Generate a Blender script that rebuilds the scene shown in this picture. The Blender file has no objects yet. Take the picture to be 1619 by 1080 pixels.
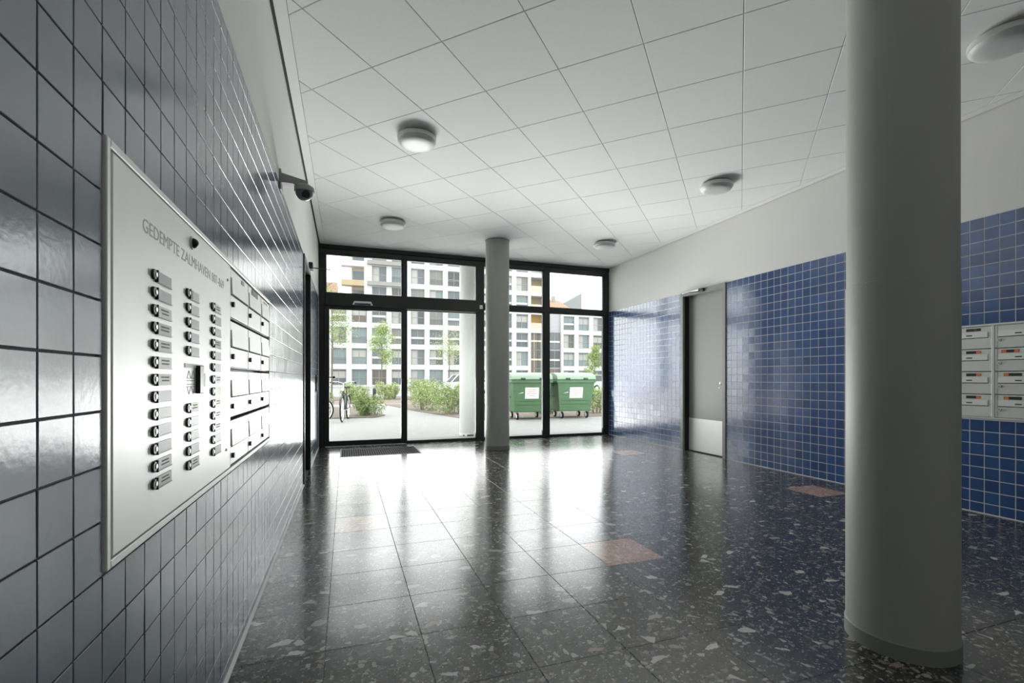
import bpy, bmesh, math, random
from math import sin, cos, pi, radians
from mathutils import Vector, Matrix
random.seed(7)
C = bpy.context.scene
COL = C.collection

# ------------------------------------------------------------------ camera
EYE = 1.135
F_PX, V0, YAW = 749.58, 598.63, 0.3368
cam_d = bpy.data.cameras.new('camera')
cam_d.sensor_fit = 'HORIZONTAL'
cam_d.sensor_width = 36
cam_d.lens = 36 * F_PX / 1619
cam_d.shift_y = (V0 - 540) / 1619
cam_d.clip_end = 500
cam = bpy.data.objects.new('camera', cam_d)
cam.location = (0, 0, EYE)
cam.rotation_euler = (pi / 2, 0, -YAW)
COL.objects.link(cam)
C.camera = cam

# ------------------------------------------------------------------ colour management, sky, added fill lamps
vs = C.view_settings
vs.view_transform = 'Standard'
vs.look = 'None'
vs.gamma = 1
vs.use_curve_mapping = False
vs.exposure = 0.42

SKY = 2.55
w = bpy.data.worlds.new('overcast_sky')
C.world = w
w.use_nodes = True
nt = w.node_tree
nt.nodes.clear()
out = nt.nodes.new('ShaderNodeOutputWorld')
bg = nt.nodes.new('ShaderNodeBackground')
tc = nt.nodes.new('ShaderNodeTexCoord')
sep = nt.nodes.new('ShaderNodeSeparateXYZ')
ramp = nt.nodes.new('ShaderNodeValToRGB')
nt.links.new(tc.outputs['Generated'], sep.inputs[0])
nt.links.new(sep.outputs['Z'], ramp.inputs[0])
ramp.color_ramp.elements[0].position = 0.0
ramp.color_ramp.elements[0].color = (0.93, 0.97, 1.0, 1)
ramp.color_ramp.elements[1].position = 1.0
ramp.color_ramp.elements[1].color = (1.0, 1.0, 1.0, 1)
nt.links.new(ramp.outputs[0], bg.inputs['Color'])
bg.inputs['Strength'].default_value = SKY
nt.links.new(bg.outputs[0], out.inputs['Surface'])


def area(name, loc, rot, sx, sy, power, color=(1, 1, 1)):
    l = bpy.data.lights.new(name, 'AREA')
    l.shape = 'RECTANGLE'
    l.size, l.size_y, l.energy, l.color = sx, sy, power, color
    o = bpy.data.objects.new(name, l)
    o.location, o.rotation_euler = loc, rot
    COL.objects.link(o)
    return o


# ------------------------------------------------------------------ room dimensions (metres)
XL, XR, YF, H = -0.4277, 5.048, 8.446, 3.367
YB = -2.6
# unseen lamps added outside the glazed entrance to brighten the hall
low_fill = area('entrance_fill_lamp', (2.31, 8.80, 0.60), (radians(-120), 0, 0), 5.3, 1.1, 80)
low_fill.data.spread = radians(86)
high_fill = area('upper_fill_lamp', (2.70, 8.78, 1.72), (radians(-112), 0, 0), 4.6, 3.2, 56)
high_fill.data.spread = radians(125)


def proj(p):
    X, Y, Z = p
    d = X * sin(YAW) + Y * cos(YAW)
    r = X * cos(YAW) - Y * sin(YAW)
    if d < 0.05:
        return None
    return 809.5 + F_PX * r / d, V0 - F_PX * (Z - EYE) / d


def view_area(pts):
    q = [proj(p) for p in pts]
    if any(a is None for a in q):
        return 0
    q = [(min(max(a, 0), 1619), min(max(b, 0), 1080)) for a, b in q]
    s = 0
    for i in range(len(q)):
        a, b = q[i], q[(i + 1) % len(q)]
        s += a[0] * b[1] - b[0] * a[1]
    return abs(s) / 2


# ------------------------------------------------------------------ materials
MATS = {}


def lin(c):
    return tuple((x / 12.92 if x <= 0.04045 else ((x + 0.055) / 1.055) ** 2.4) for x in [v / 255 for v in c])


def pm(name, color, rough=0.5, metal=0.0, spec=0.5, noise=None, bump=None, ior=None, rnd=0.0):
    """principled material; noise=(scale, amount) mottles the colour, bump=(scale, strength)"""
    if name in MATS:
        return MATS[name]
    m = bpy.data.materials.new(name)
    m.use_nodes = True
    n = m.node_tree
    b = n.nodes['Principled BSDF']
    b.inputs['Base Color'].default_value = (*color, 1)
    b.inputs['Roughness'].default_value = rough
    b.inputs['Metallic'].default_value = metal
    b.inputs['Specular IOR Level'].default_value = spec
    if ior:
        b.inputs['IOR'].default_value = ior
    geo = n.nodes.new('ShaderNodeNewGeometry')
    src = None
    if noise:
        t = n.nodes.new('ShaderNodeTexNoise')
        t.inputs['Scale'].default_value = noise[0]
        t.inputs['Detail'].default_value = 4
        n.links.new(geo.outputs['Position'], t.inputs['Vector'])
        mx = n.nodes.new('ShaderNodeMix')
        mx.data_type = 'RGBA'
        a = noise[1]
        mx.inputs[6].default_value = (*[max(0, c * (1 - a)) for c in color], 1)
        mx.inputs[7].default_value = (*[min(1, c * (1 + a)) for c in color], 1)
        n.links.new(t.outputs['Fac'], mx.inputs[0])
        src = mx.outputs[2]
    if rnd:
        oi = n.nodes.new('ShaderNodeObjectInfo')
        mr = n.nodes.new('ShaderNodeMapRange')
        mr.inputs[3].default_value = 1 - rnd
        mr.inputs[4].default_value = 1 + rnd
        n.links.new(oi.outputs['Random'], mr.inputs[0])
        vm = n.nodes.new('ShaderNodeVectorMath')
        vm.operation = 'SCALE'
        if src:
            n.links.new(src, vm.inputs[0])
        else:
            vm.inputs[0].default_value = color
        n.links.new(mr.outputs[0], vm.inputs['Scale'])
        src = vm.outputs[0]
    if src:
        n.links.new(src, b.inputs['Base Color'])
    if bump:
        t = n.nodes.new('ShaderNodeTexNoise')
        t.inputs['Scale'].default_value = bump[0]
        t.inputs['Detail'].default_value = 3
        n.links.new(geo.outputs['Position'], t.inputs['Vector'])
        bp = n.nodes.new('ShaderNodeBump')
        bp.inputs['Strength'].default_value = bump[1]
        bp.inputs['Distance'].default_value = 0.01
        n.links.new(t.outputs['Fac'], bp.inputs['Height'])
        n.links.new(bp.outputs[0], b.inputs['Normal'])
    MATS[name] = m
    return m


def terrazzo(name, matrix, fine, chips, big):
    m = bpy.data.materials.new(name)
    m.use_nodes = True
    n = m.node_tree
    L = n.links.new
    b = n.nodes['Principled BSDF']
    geo = n.nodes.new('ShaderNodeNewGeometry')
    oi = n.nodes.new('ShaderNodeObjectInfo')
    sc = n.nodes.new('ShaderNodeVectorMath')
    sc.operation = 'MULTIPLY_ADD'
    L(oi.outputs['Random'], sc.inputs[0])
    sc.inputs[1].default_value = (37.0, 91.0, 13.0)
    L(geo.outputs['Position'], sc.inputs[2])
    base = n.nodes.new('ShaderNodeTexNoise')
    base.inputs['Scale'].default_value = 9
    base.inputs['Detail'].default_value = 8
    L(sc.outputs[0], base.inputs['Vector'])

    def mix(a, bcol, fac):
        x = n.nodes.new('ShaderNodeMix')
        x.data_type = 'RGBA'
        if isinstance(a, tuple):
            x.inputs[6].default_value = (*a, 1)
        else:
            L(a, x.inputs[6])
        if isinstance(bcol, tuple):
            x.inputs[7].default_value = (*bcol, 1)
        else:
            L(bcol, x.inputs[7])
        L(fac, x.inputs[0])
        return x.outputs[2]

    col = mix(tuple(c * 0.6 for c in matrix), tuple(c * 1.5 for c in matrix), base.outputs['Fac'])
    # distort the coordinates so the chips get ragged outlines
    nd = n.nodes.new('ShaderNodeTexNoise')
    nd.inputs['Scale'].default_value = 45
    L(sc.outputs[0], nd.inputs['Vector'])
    off = n.nodes.new('ShaderNodeVectorMath')
    off.operation = 'MULTIPLY_ADD'
    L(nd.outputs['Color'], off.inputs[0])
    off.inputs[1].default_value = (0.02, 0.02, 0.0)
    L(sc.outputs[0], off.inputs[2])

    def layer(col, scale, share, edge, palette, stretch=(1, 1, 0)):
        mp = n.nodes.new('ShaderNodeVectorMath')
        mp.operation = 'MULTIPLY'
        L(off.outputs[0], mp.inputs[0])
        mp.inputs[1].default_value = (stretch[0], stretch[1], 0.0)
        v1 = n.nodes.new('ShaderNodeTexVoronoi')
        v1.voronoi_dimensions = '2D'
        v1.inputs['Scale'].default_value = scale
        L(mp.outputs[0], v1.inputs['Vector'])
        v2 = n.nodes.new('ShaderNodeTexVoronoi')
        v2.voronoi_dimensions = '2D'
        v2.feature = 'DISTANCE_TO_EDGE'
        v2.inputs['Scale'].default_value = scale
        L(mp.outputs[0], v2.inputs['Vector'])
        s = n.nodes.new('ShaderNodeSeparateColor')
        L(v1.outputs['Color'], s.inputs[0])
        g = n.nodes.new('ShaderNodeMath')
        g.operation = 'GREATER_THAN'
        L(s.outputs[0], g.inputs[0])
        g.inputs[1].default_value = 1 - share
        e = n.nodes.new('ShaderNodeMath')
        e.operation = 'GREATER_THAN'
        L(v2.outputs['Distance'], e.inputs[0])
        e.inputs[1].default_value = edge
        mu = n.nodes.new('ShaderNodeMath')
        mu.operation = 'MULTIPLY'
        L(g.outputs[0], mu.inputs[0])
        L(e.outputs[0], mu.inputs[1])
        r = n.nodes.new('ShaderNodeValToRGB')
        r.color_ramp.interpolation = 'CONSTANT'
        while len(r.color_ramp.elements) < len(palette):
            r.color_ramp.elements.new(0.5)
        for i, p in enumerate(palette):
            r.color_ramp.elements[i].position = i / len(palette)
            r.color_ramp.elements[i].color = (*p, 1)
        L(s.outputs[1], r.inputs[0])
        return mix(col, r.outputs[0], mu.outputs[0])

    col = layer(col, 130, 0.55, 0.08, fine)
    col = layer(col, 48, 0.30, 0.07, fine, (1, 1.7, 0))
    col = layer(col, 30, 0.14, 0.11, chips, (1.5, 1, 0))
    col = layer(col, 14, 0.05, 0.13, big, (1, 1.5, 0))
    L(col, b.inputs['Base Color'])
    ro = n.nodes.new('ShaderNodeMapRange')
    L(base.outputs['Fac'], ro.inputs[0])
    ro.inputs[3].default_value = 0.14
    ro.inputs[4].default_value = 0.23
    L(ro.outputs[0], b.inputs['Roughness'])
    b.inputs['IOR'].default_value = 2.0
    return m


def glass(name, tint, refl):
    m = bpy.data.materials.new(name)
    m.use_nodes = True
    n = m.node_tree
    n.nodes.clear()
    o = n.nodes.new('ShaderNodeOutputMaterial')
    tr = n.nodes.new('ShaderNodeBsdfTransparent')
    tr.inputs[0].default_value = (*tint, 1)
    gl = n.nodes.new('ShaderNodeBsdfGlossy')
    gl.inputs['Roughness'].default_value = 0.0
    gl.inputs[0].default_value = (1, 1, 1, 1)
    fr = n.nodes.new('ShaderNodeFresnel')
    fr.inputs['IOR'].default_value = refl
    mx = n.nodes.new('ShaderNodeMixShader')
    n.links.new(fr.outputs[0], mx.inputs[0])
    n.links.new(tr.outputs[0], mx.inputs[1])
    n.links.new(gl.outputs[0], mx.inputs[2])
    n.links.new(mx.outputs[0], o.inputs[0])
    return m


M_WHITE = pm('white_paint', (0.80, 0.79, 0.76), 0.7, noise=(3, 0.02), bump=(180, 0.05))
M_CEIL = pm('ceiling_tile_fibre', (0.80, 0.80, 0.78), 0.9, noise=(160, 0.07), rnd=0.015)
M_CEILTRIM = pm('ceiling_trim_white', (0.80, 0.80, 0.78), 0.7)
M_GAP = pm('painted_gap_shade', (0.02, 0.022, 0.02), 0.8)  # near-black that puts the shade of narrow gaps into the colour
M_TILE_L = pm('blue_glaze_with_sheen', (0.142, 0.178, 0.22), 0.18, noise=(6, 0.12), bump=(70, 0.03), rnd=0.10, ior=1.95)  # grey of the left wall's reflections is mixed into this glaze colour
M_TILE_R = pm('blue_glaze', (0.030, 0.085, 0.25), 0.16, noise=(5, 0.2), bump=(70, 0.03), rnd=0.18, ior=2.1)
M_GROUT_L = pm('grey_grout', (0.25, 0.26, 0.26), 0.9)
M_GROUT_R = pm('pale_grout', (0.68, 0.70, 0.72), 0.9)
M_SEAL = pm('pale_sealant', (0.6, 0.6, 0.58), 0.6)
M_FLOOR = terrazzo('black_terrazzo', (0.028, 0.029, 0.029),
                   [(0.05, 0.052, 0.05), (0.012, 0.012, 0.012), (0.10, 0.10, 0.095), (0.03, 0.032, 0.035), (0.075, 0.06, 0.045), (0.16, 0.16, 0.15), (0.02, 0.02, 0.02), (0.34, 0.34, 0.32)],
                   [(0.30, 0.30, 0.28), (0.14, 0.14, 0.13), (0.42, 0.41, 0.38), (0.10, 0.085, 0.07), (0.22, 0.21, 0.2)],
                   [(0.55, 0.53, 0.49), (0.40, 0.39, 0.37), (0.62, 0.60, 0.56), (0.30, 0.25, 0.2)])
M_PINK = terrazzo('pink_terrazzo', (0.50, 0.27, 0.19),
                  [(0.6, 0.38, 0.28), (0.45, 0.25, 0.18), (0.66, 0.5, 0.4), (0.38, 0.2, 0.15)],
                  [(0.65, 0.5, 0.42), (0.4, 0.22, 0.16), (0.7, 0.6, 0.5)],
                  [(0.7, 0.6, 0.52), (0.55, 0.35, 0.28)])
M_JOINT = pm('dark_floor_joint', (0.06, 0.06, 0.06), 0.7)
M_FRAME = pm('dark_green_grey_aluminium', (0.017, 0.022, 0.019), 0.4)
M_FRAME2 = pm('charcoal_profile', (0.035, 0.038, 0.034), 0.45)
M_BLACK = pm('black_plastic', (0.008, 0.008, 0.008), 0.4)
M_RUBBER = pm('black_rubber', (0.012, 0.012, 0.012), 0.8, spec=0.1)
M_GLASS = glass('clear_glass', (0.97, 0.985, 0.975), 1.35)
M_COLUMN = pm('grey_column_paint', (0.44, 0.44, 0.40), 0.5, noise=(4, 0.04), bump=(14, 0.12))
M_STEEL = pm('brushed_steel', (0.93, 0.925, 0.895), 0.43, metal=0.30, spec=0.3, noise=(9, 0.04))
M_STEEL2 = pm('satin_steel', (0.62, 0.62, 0.60), 0.3, metal=0.9)
M_ALU = pm('anodised_aluminium', (0.74, 0.74, 0.71), 0.42, metal=0.25)
M_ALU2 = pm('bright_aluminium', (0.88, 0.88, 0.86), 0.35, metal=0.3)
M_DOORGREY = pm('grey_green_door_paint', (0.30, 0.305, 0.28), 0.30, ior=1.7)
M_CASING = pm('grey_steel_casing', (0.28, 0.285, 0.265), 0.4)
M_LAMP = pm('opal_diffuser', (0.60, 0.60, 0.585), 0.45)
M_LAMPB = pm('lamp_base_grey', (0.42, 0.42, 0.41), 0.5)
M_CAMG = pm('camera_housing_grey', (0.34, 0.34, 0.33), 0.45)
M_ENGR = pm('engraved_dark', (0.10, 0.10, 0.10), 0.6)


# ------------------------------------------------------------------ mesh helpers
class MB:
    def __init__(self):
        self.v, self.f = [], []

    def add(self, vs_, fs):
        o = len(self.v)
        self.v += [tuple(p) for p in vs_]
        self.f += [tuple(i + o for i in q) for q in fs]
        return self

    def box(self, x0, x1, y0, y1, z0, z1):
        vs_ = [(x, y, z) for z in (z0, z1) for y in (y0, y1) for x in (x0, x1)]
        return self.add(vs_, [(0, 2, 3, 1), (4, 5, 7, 6), (0, 1, 5, 4), (2, 6, 7, 3), (0, 4, 6, 2), (1, 3, 7, 5)])

    def cbox(self, x0, x1, y0, y1, z0, z1, b):
        """box with chamfered edges"""
        vs_, idx = [], {}
        X, Y, Z = (x0, x1), (y0, y1), (z0, z1)
        s = (1, -1)
        for i in (0, 1):
            for j in (0, 1):
                for k in (0, 1):
                    idx[i, j, k, 'x'] = len(vs_)
                    vs_.append((X[i], Y[j] + s[j] * b, Z[k] + s[k] * b))
                    idx[i, j, k, 'y'] = len(vs_)
                    vs_.append((X[i] + s[i] * b, Y[j], Z[k] + s[k] * b))
                    idx[i, j, k, 'z'] = len(vs_)
                    vs_.append((X[i] + s[i] * b, Y[j] + s[j] * b, Z[k]))
        fs = []
        for i in (0, 1):
            fs.append([idx[i, 0, 0, 'x'], idx[i, 1, 0, 'x'], idx[i, 1, 1, 'x'], idx[i, 0, 1, 'x']])
            fs.append([idx[0, i, 0, 'y'], idx[1, i, 0, 'y'], idx[1, i, 1, 'y'], idx[0, i, 1, 'y']])
            fs.append([idx[0, 0, i, 'z'], idx[1, 0, i, 'z'], idx[1, 1, i, 'z'], idx[0, 1, i, 'z']])
        for i in (0, 1):
            for j in (0, 1):
                fs.append([idx[i, j, 0, 'x'], idx[i, j, 1, 'x'], idx[i, j, 1, 'y'], idx[i, j, 0, 'y']])
                fs.append([idx[i, 0, j, 'x'], idx[i, 1, j, 'x'], idx[i, 1, j, 'z'], idx[i, 0, j, 'z']])
                fs.append([idx[0, i, j, 'y'], idx[1, i, j, 'y'], idx[1, i, j, 'z'], idx[0, i, j, 'z']])
                for k in (0, 1):
                    fs.append([idx[i, j, k, 'x'], idx[i, j, k, 'y'], idx[i, j, k, 'z']])
        # consistent outward winding
        c = Vector(((x0 + x1) / 2, (y0 + y1) / 2, (z0 + z1) / 2))
        res = []
        for q in fs:
            p = [Vector(vs_[a]) for a in q]
            nrm = (p[1] - p[0]).cross(p[2] - p[0])
            ctr = sum(p, Vector()) / len(p)
            res.append(q if nrm.dot(ctr - c) > 0 else q[::-1])
        return self.add(vs_, res)

    def tube(self, p0, p1, r0, r1=None, n=12, caps=True):
        r1 = r0 if r1 is None else r1
        p0, p1 = Vector(p0), Vector(p1)
        d = (p1 - p0).normalized()
        a = d.orthogonal().normalized()
        b = d.cross(a)
        vs_ = []
        for p, r in ((p0, r0), (p1, r1)):
            for i in range(n):
                t = 2 * pi * i / n
                vs_.append(p + a * (r * cos(t)) + b * (r * sin(t)))
        fs = [(i, (i + 1) % n, n + (i + 1) % n, n + i) for i in range(n)]
        if caps:
            fs += [tuple(range(n))[::-1], tuple(range(n, 2 * n))]
        return self.add(vs_, fs)

    def path(self, pts, r, n=8):
        for a, b in zip(pts[:-1], pts[1:]):
            self.tube(a, b, r, r, n)
        return self

    def lathe(self, prof, c, n=32, axis='z'):
        """prof: [(radius, height)]"""
        vs_ = []
        for r, h in prof:
            for i in range(n):
                t = 2 * pi * i / n
                q = (r * cos(t), r * sin(t), h)
                if axis == 'x':
                    q = (q[2], q[0], q[1])
                elif axis == 'y':
                    q = (q[0], q[2], q[1])
                vs_.append((c[0] + q[0], c[1] + q[1], c[2] + q[2]))
        fs = []
        m = len(prof)
        for j in range(m - 1):
            for i in range(n):
                k = (i + 1) % n
                fs.append((j * n + i, j * n + k, (j + 1) * n + k, (j + 1) * n + i))
        fs.append(tuple(range(n))[::-1])
        fs.append(tuple(range((m - 1) * n, m * n)))
        return self.add(vs_, fs)

    def prism(self, poly, vec):
        n = len(poly)
        v2 = [tuple(Vector(p) + Vector(vec)) for p in poly]
        return self.add(list(poly) + v2, [tuple(range(n))[::-1], tuple(range(n, 2 * n))] +
                        [(i, (i + 1) % n, n + (i + 1) % n, n + i) for i in range(n)])

    def torus(self, c, R, r, axis='y', n=28, m=8):
        vs_, fs = [], []
        for i in range(n):
            t = 2 * pi * i / n
            for j in range(m):
                s = 2 * pi * j / m
                q = ((R + r * cos(s)) * cos(t), r * sin(s), (R + r * cos(s)) * sin(t))
                if axis == 'x':
                    q = (q[1], q[0], q[2])
                elif axis == 'z':
                    q = (q[0], q[2], q[1])
                vs_.append((c[0] + q[0], c[1] + q[1], c[2] + q[2]))
        for i in range(n):
            for j in range(m):
                a, b = (i + 1) % n, (j + 1) % m
                fs.append((i * m + j, a * m + j, a * m + b, i * m + b))
        return self.add(vs_, fs)

    def sphere(self, c, r, n=20, m=12, z0=-1.0, z1=1.0, axis='z'):
        a0, a1 = math.asin(z0), math.asin(z1)
        prof = []
        for j in range(m + 1):
            a = a0 + (a1 - a0) * j / m
            prof.append((max(r * cos(a), 1e-4), r * sin(a)))
        return self.lathe(prof, c, n, axis)

    def mesh(self, name, mat, smooth=False, off=(0, 0, 0)):
        me = bpy.data.meshes.new(name)
        me.from_pydata([(x - off[0], y - off[1], z - off[2]) for x, y, z in self.v], [], self.f)
        me.materials.append(mat)
        bm = bmesh.new()
        bm.from_mesh(me)
        bmesh.ops.recalc_face_normals(bm, faces=bm.faces)
        bm.to_mesh(me)
        bm.free()
        if smooth:
            me.polygons.foreach_set('use_smooth', [True] * len(me.polygons))
            me.set_sharp_from_angle(angle=radians(40))
        return me

    def build(self, name, mat, parent=None, smooth=False, kind=None, label=None):
        off = WORLD.get(parent.name, (0, 0, 0)) if parent else (0, 0, 0)
        o = bpy.data.objects.new(name, self.mesh(name, mat, smooth, off))
        COL.objects.link(o)
        WORLD[o.name] = off
        if parent:
            o.parent = parent
        if kind:
            o['kind'] = kind
        if label:
            o['label'] = label
        return o


WORLD = {}


def inst(name, me, loc, parent=None, rot=None):
    o = bpy.data.objects.new(name, me)
    off = WORLD.get(parent.name, (0, 0, 0)) if parent else (0, 0, 0)
    o.location = [loc[i] - off[i] for i in range(3)]
    if rot:
        o.rotation_euler = rot
    if parent:
        o.parent = parent
    COL.objects.link(o)
    WORLD[o.name] = tuple(loc)
    return o


def empty(name, loc, label=None, cat=None, group=None, kind=None):
    o = bpy.data.objects.new(name, None)
    o.empty_display_size = 0.1
    o.location = loc
    COL.objects.link(o)
    WORLD[o.name] = tuple(loc)
    tag(o, label, cat, group, kind)
    return o


def tag(o, label=None, cat=None, group=None, kind=None):
    if label:
        o['label'] = label
    if cat:
        o['category'] = cat
    if group:
        o['group'] = group
    if kind:
        o['kind'] = kind
    return o


def copy_tree(o, loc, rotz=0.0, label=None):
    r = o.copy()
    COL.objects.link(r)
    r.location = loc
    r.rotation_euler = (0, 0, rotz)
    if label:
        r['label'] = label

    def kids(src, dst):
        for ch in list(src.children):
            c = ch.copy()
            c.parent = dst
            COL.objects.link(c)
            kids(ch, c)
    kids(o, r)
    return r


FONT_CACHE = {}


def text_mb(body, size, thick=0.0006):
    """text as mesh data in its own plane (x along the line, y up)"""
    cu = bpy.data.curves.new('lettering', 'FONT')
    cu.body = body
    cu.size = size
    cu.extrude = thick
    cu.resolution_u = 3
    o = bpy.data.objects.new('lettering', cu)
    COL.objects.link(o)
    dg = bpy.context.evaluated_depsgraph_get()
    me = bpy.data.meshes.new_from_object(o.evaluated_get(dg))
    vs_ = [tuple(v.co) for v in me.vertices]
    fs = [tuple(p.vertices) for p in me.polygons]
    bpy.data.objects.remove(o)
    bpy.data.meshes.remove(me)
    bpy.data.curves.remove(cu)
    return vs_, fs


def text_left(mb, body, size, y0, z0, x, width=None, thick=0.0006):
    """lettering on the left wall (faces +x); reads along +y"""
    vs_, fs = text_mb(body, size, thick)
    k = 1.0
    if width:
        xs = [a[0] for a in vs_]
        k = width / (max(xs) - min(xs))
    mb.add([(x + c, y0 + a * k, z0 + b) for a, b, c in vs_], fs)


def text_right(mb, body, size, y0, z0, x, thick=0.0004):
    """lettering on the right wall (faces -x); reads along -y"""
    vs_, fs = text_mb(body, size, thick)
    mb.add([(x - c, y0 - a, z0 + b) for a, b, c in vs_], fs)


# ------------------------------------------------------------------ the shell
def subtract(rects, hole):
    res = []
    a0, a1, b0, b1 = hole
    for r in rects:
        x0, x1, z0, z1 = r
        if a0 >= x1 - 1e-6 or a1 <= x0 + 1e-6 or b0 >= z1 - 1e-6 or b1 <= z0 + 1e-6:
            res.append(r)
            continue
        if a0 > x0:
            res.append((x0, a0, z0, z1))
        if a1 < x1:
            res.append((a1, x1, z0, z1))
        m0, m1 = max(x0, a0), min(x1, a1)
        if b0 > z0:
            res.append((m0, m1, z0, b0))
        if b1 < z1:
            res.append((m0, m1, b1, z1))
    return [r for r in res if r[1] - r[0] > 0.008 and r[3] - r[2] > 0.008]


TT = 0.006   # the left tiles stand this far proud of the grout, the right ones much less


def wall_shell(name, xin, xout, holes, mat_grout, top, TT):
    """a wall slab with real openings: grout bed up to the tile top, white plaster above"""
    w_ = empty(name, (xin, 0, 0), kind='structure')
    s = 1 if xout > xin else -1
    bed, pla = MB(), MB()
    ys = [(YB, YF + 0.25, 0.0, top)]
    up = [(YB, YF + 0.25, top, H + 0.12)]
    for h in holes:
        ys = subtract(ys, h)
    for r in ys:
        x = xin + s * TT
        bed.box(min(x, xout), max(x, xout), r[0], r[1], r[2], r[3])
    for r in up:
        pla.box(min(xin, xout), max(xin, xout), r[0], r[1], r[2], r[3])
    bed.build('grout_bed', mat_grout, w_)
    pla.build('plaster', M_WHITE, w_)
    return w_


def tile_wall(parent, xin, s, ylines, zlines, holes, mat, gap, limit, occ=None, TT=TT, lip=0.0011):
    """s: the way the wall faces in x. The tiles that show largest are objects, the rest one part."""
    allr = []
    for a in range(len(ylines) - 1):
        for b in range(len(zlines) - 1):
            rs = [(ylines[a] + gap / 2, ylines[a + 1] - gap / 2, zlines[b] + gap / 2, zlines[b + 1] - gap / 2)]
            for h in holes:
                rs = subtract(rs, h)
            for r in rs:
                full = (abs(r[1] - r[0] - (ylines[1] - ylines[0] - gap)) < 1e-5 and
                        abs(r[3] - r[2] - (zlines[2] - zlines[1] - gap)) < 1e-5)
                pts = [(xin, r[0], r[2]), (xin, r[1], r[2]), (xin, r[1], r[3]), (xin, r[0], r[3])]
                ar = view_area(pts)
                pj = proj((xin, (r[0] + r[1]) / 2, (r[2] + r[3]) / 2))
                if occ and pj and occ(pj):
                    ar = 0
                allr.append((ar, full, r))
    allr.sort(key=lambda t: -t[0])

    def one(mb, r, tilt):
        y0, y1, z0, z1 = r
        c = 0.0009
        ty, tz = tilt
        yc, zc = (y0 + y1) / 2, (z0 + z1) / 2

        def X(y, z, d):
            return xin + s * (d + ty * (y - yc) + tz * (z - zc))
        A = [(y0, z0), (y1, z0), (y1, z1), (y0, z1)]
        B = [(y0 + c, z0 + c), (y1 - c, z0 + c), (y1 - c, z1 - c), (y0 + c, z1 - c)]
        vs_ = [(xin - s * TT, y, z) for y, z in A] + [(X(y, z, -lip), y, z) for y, z in A] + [(X(y, z, 0), y, z) for y, z in B]
        fs = [(8, 9, 10, 11)]
        for i in range(4):
            j = (i + 1) % 4
            fs += [(i, j, 4 + j, 4 + i), (4 + i, 4 + j, 8 + j, 8 + i)]
        mb.add(vs_, fs)

    shared = None
    rest = MB()
    for i, (ar, full, r) in enumerate(allr):
        tilt = (random.gauss(0, 0.0045), random.gauss(0, 0.0045))
        if i < limit and ar > 0:
            yc, zc = (r[0] + r[1]) / 2, (r[2] + r[3]) / 2
            if full:
                if shared is None:
                    m = MB()
                    one(m, r, (0, 0))
                    shared = m.mesh('tile', mat, off=(xin, yc, zc))
                inst('tile', shared, (xin, yc, zc), parent, (0, -s * tilt[1], s * -tilt[0]))
            else:
                m = MB()
                one(m, r, tilt)
                m.build('tile', mat, parent)
        else:
            one(rest, r, tilt)
    rest.build('small_tiles', mat, parent, kind='stuff')


TOP_L, TOP_R = 2.47, 2.49
PANEL = (1.088, 3.105, 0.772, 1.592)
LDOOR = (5.50, 6.46, 0.0, 2.47)
RDOOR = (5.30, 6.245, 0.0, 2.49)
MAILR = (2.06, 2.70, 0.80, 1.588)

wl = wall_shell('wall_left', XL, XL - 0.3, [LDOOR, PANEL], M_GROUT_L, TOP_L, TT)
yl = [0.887 + 0.0983 * k for k in range(-35, 78)]
yl = [y for y in yl if y < YF - 0.02] + [YF + 0.0]
zl = [0.0] + [0.7667 + 0.1025 * k for k in range(-7, 17)] + [TOP_L]
tile_wall(wl, XL, 1, yl, zl, [PANEL, LDOOR], M_TILE_L, 0.0038, 300)

wr = wall_shell('wall_right', XR, XR + 0.3, [RDOOR, MAILR], M_GROUT_R, TOP_R, 0.0014)
yr = [2.541 + 0.0985 * k for k in range(-52, 62)]
yr = [y for y in yr if y < YF - 0.02] + [YF]
zr = [0.0] + [0.089 + 0.1 * k for k in range(0, 24)] + [TOP_R]
tile_wall(wr, XR, -1, yr, zr, [RDOOR, MAILR], M_TILE_R, 0.0062, 300, occ=lambda p: 1340 < p[0] < 1518, TT=0.0014, lip=0.0008)

# back of the panel recess and of the mailbox recess
wb = empty('wall_back', (0, YB, 0), kind='structure')
MB().box(XL - 0.3, XR + 0.3, YB - 0.2, YB, 0, H + 0.12).build('plaster', M_WHITE, wb)

# pale sealant bead along the foot of the left wall, thin one along the right wall
bl = empty('baseboard_left', (XL, 0, 0), kind='structure')
b_ = MB()
for a, b in ((YB, LDOOR[0]), (LDOOR[1], YF)):
    b_.prism([(XL, a, 0.001), (XL + 0.012, a, 0.001), (XL, a, 0.012)], (0, b - a, 0))
b_.build('sealant_bead', M_SEAL, bl)
br = empty('baseboard_right', (XR, 0, 0), kind='structure')
b_ = MB()
for a, b in ((YB, RDOOR[0]), (RDOOR[1], YF)):
    b_.prism([(XR, a, 0.001), (XR - 0.009, a, 0.001), (XR, a, 0.009)], (0, b - a, 0))
b_.build('sealant_bead', M_SEAL, br)

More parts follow.
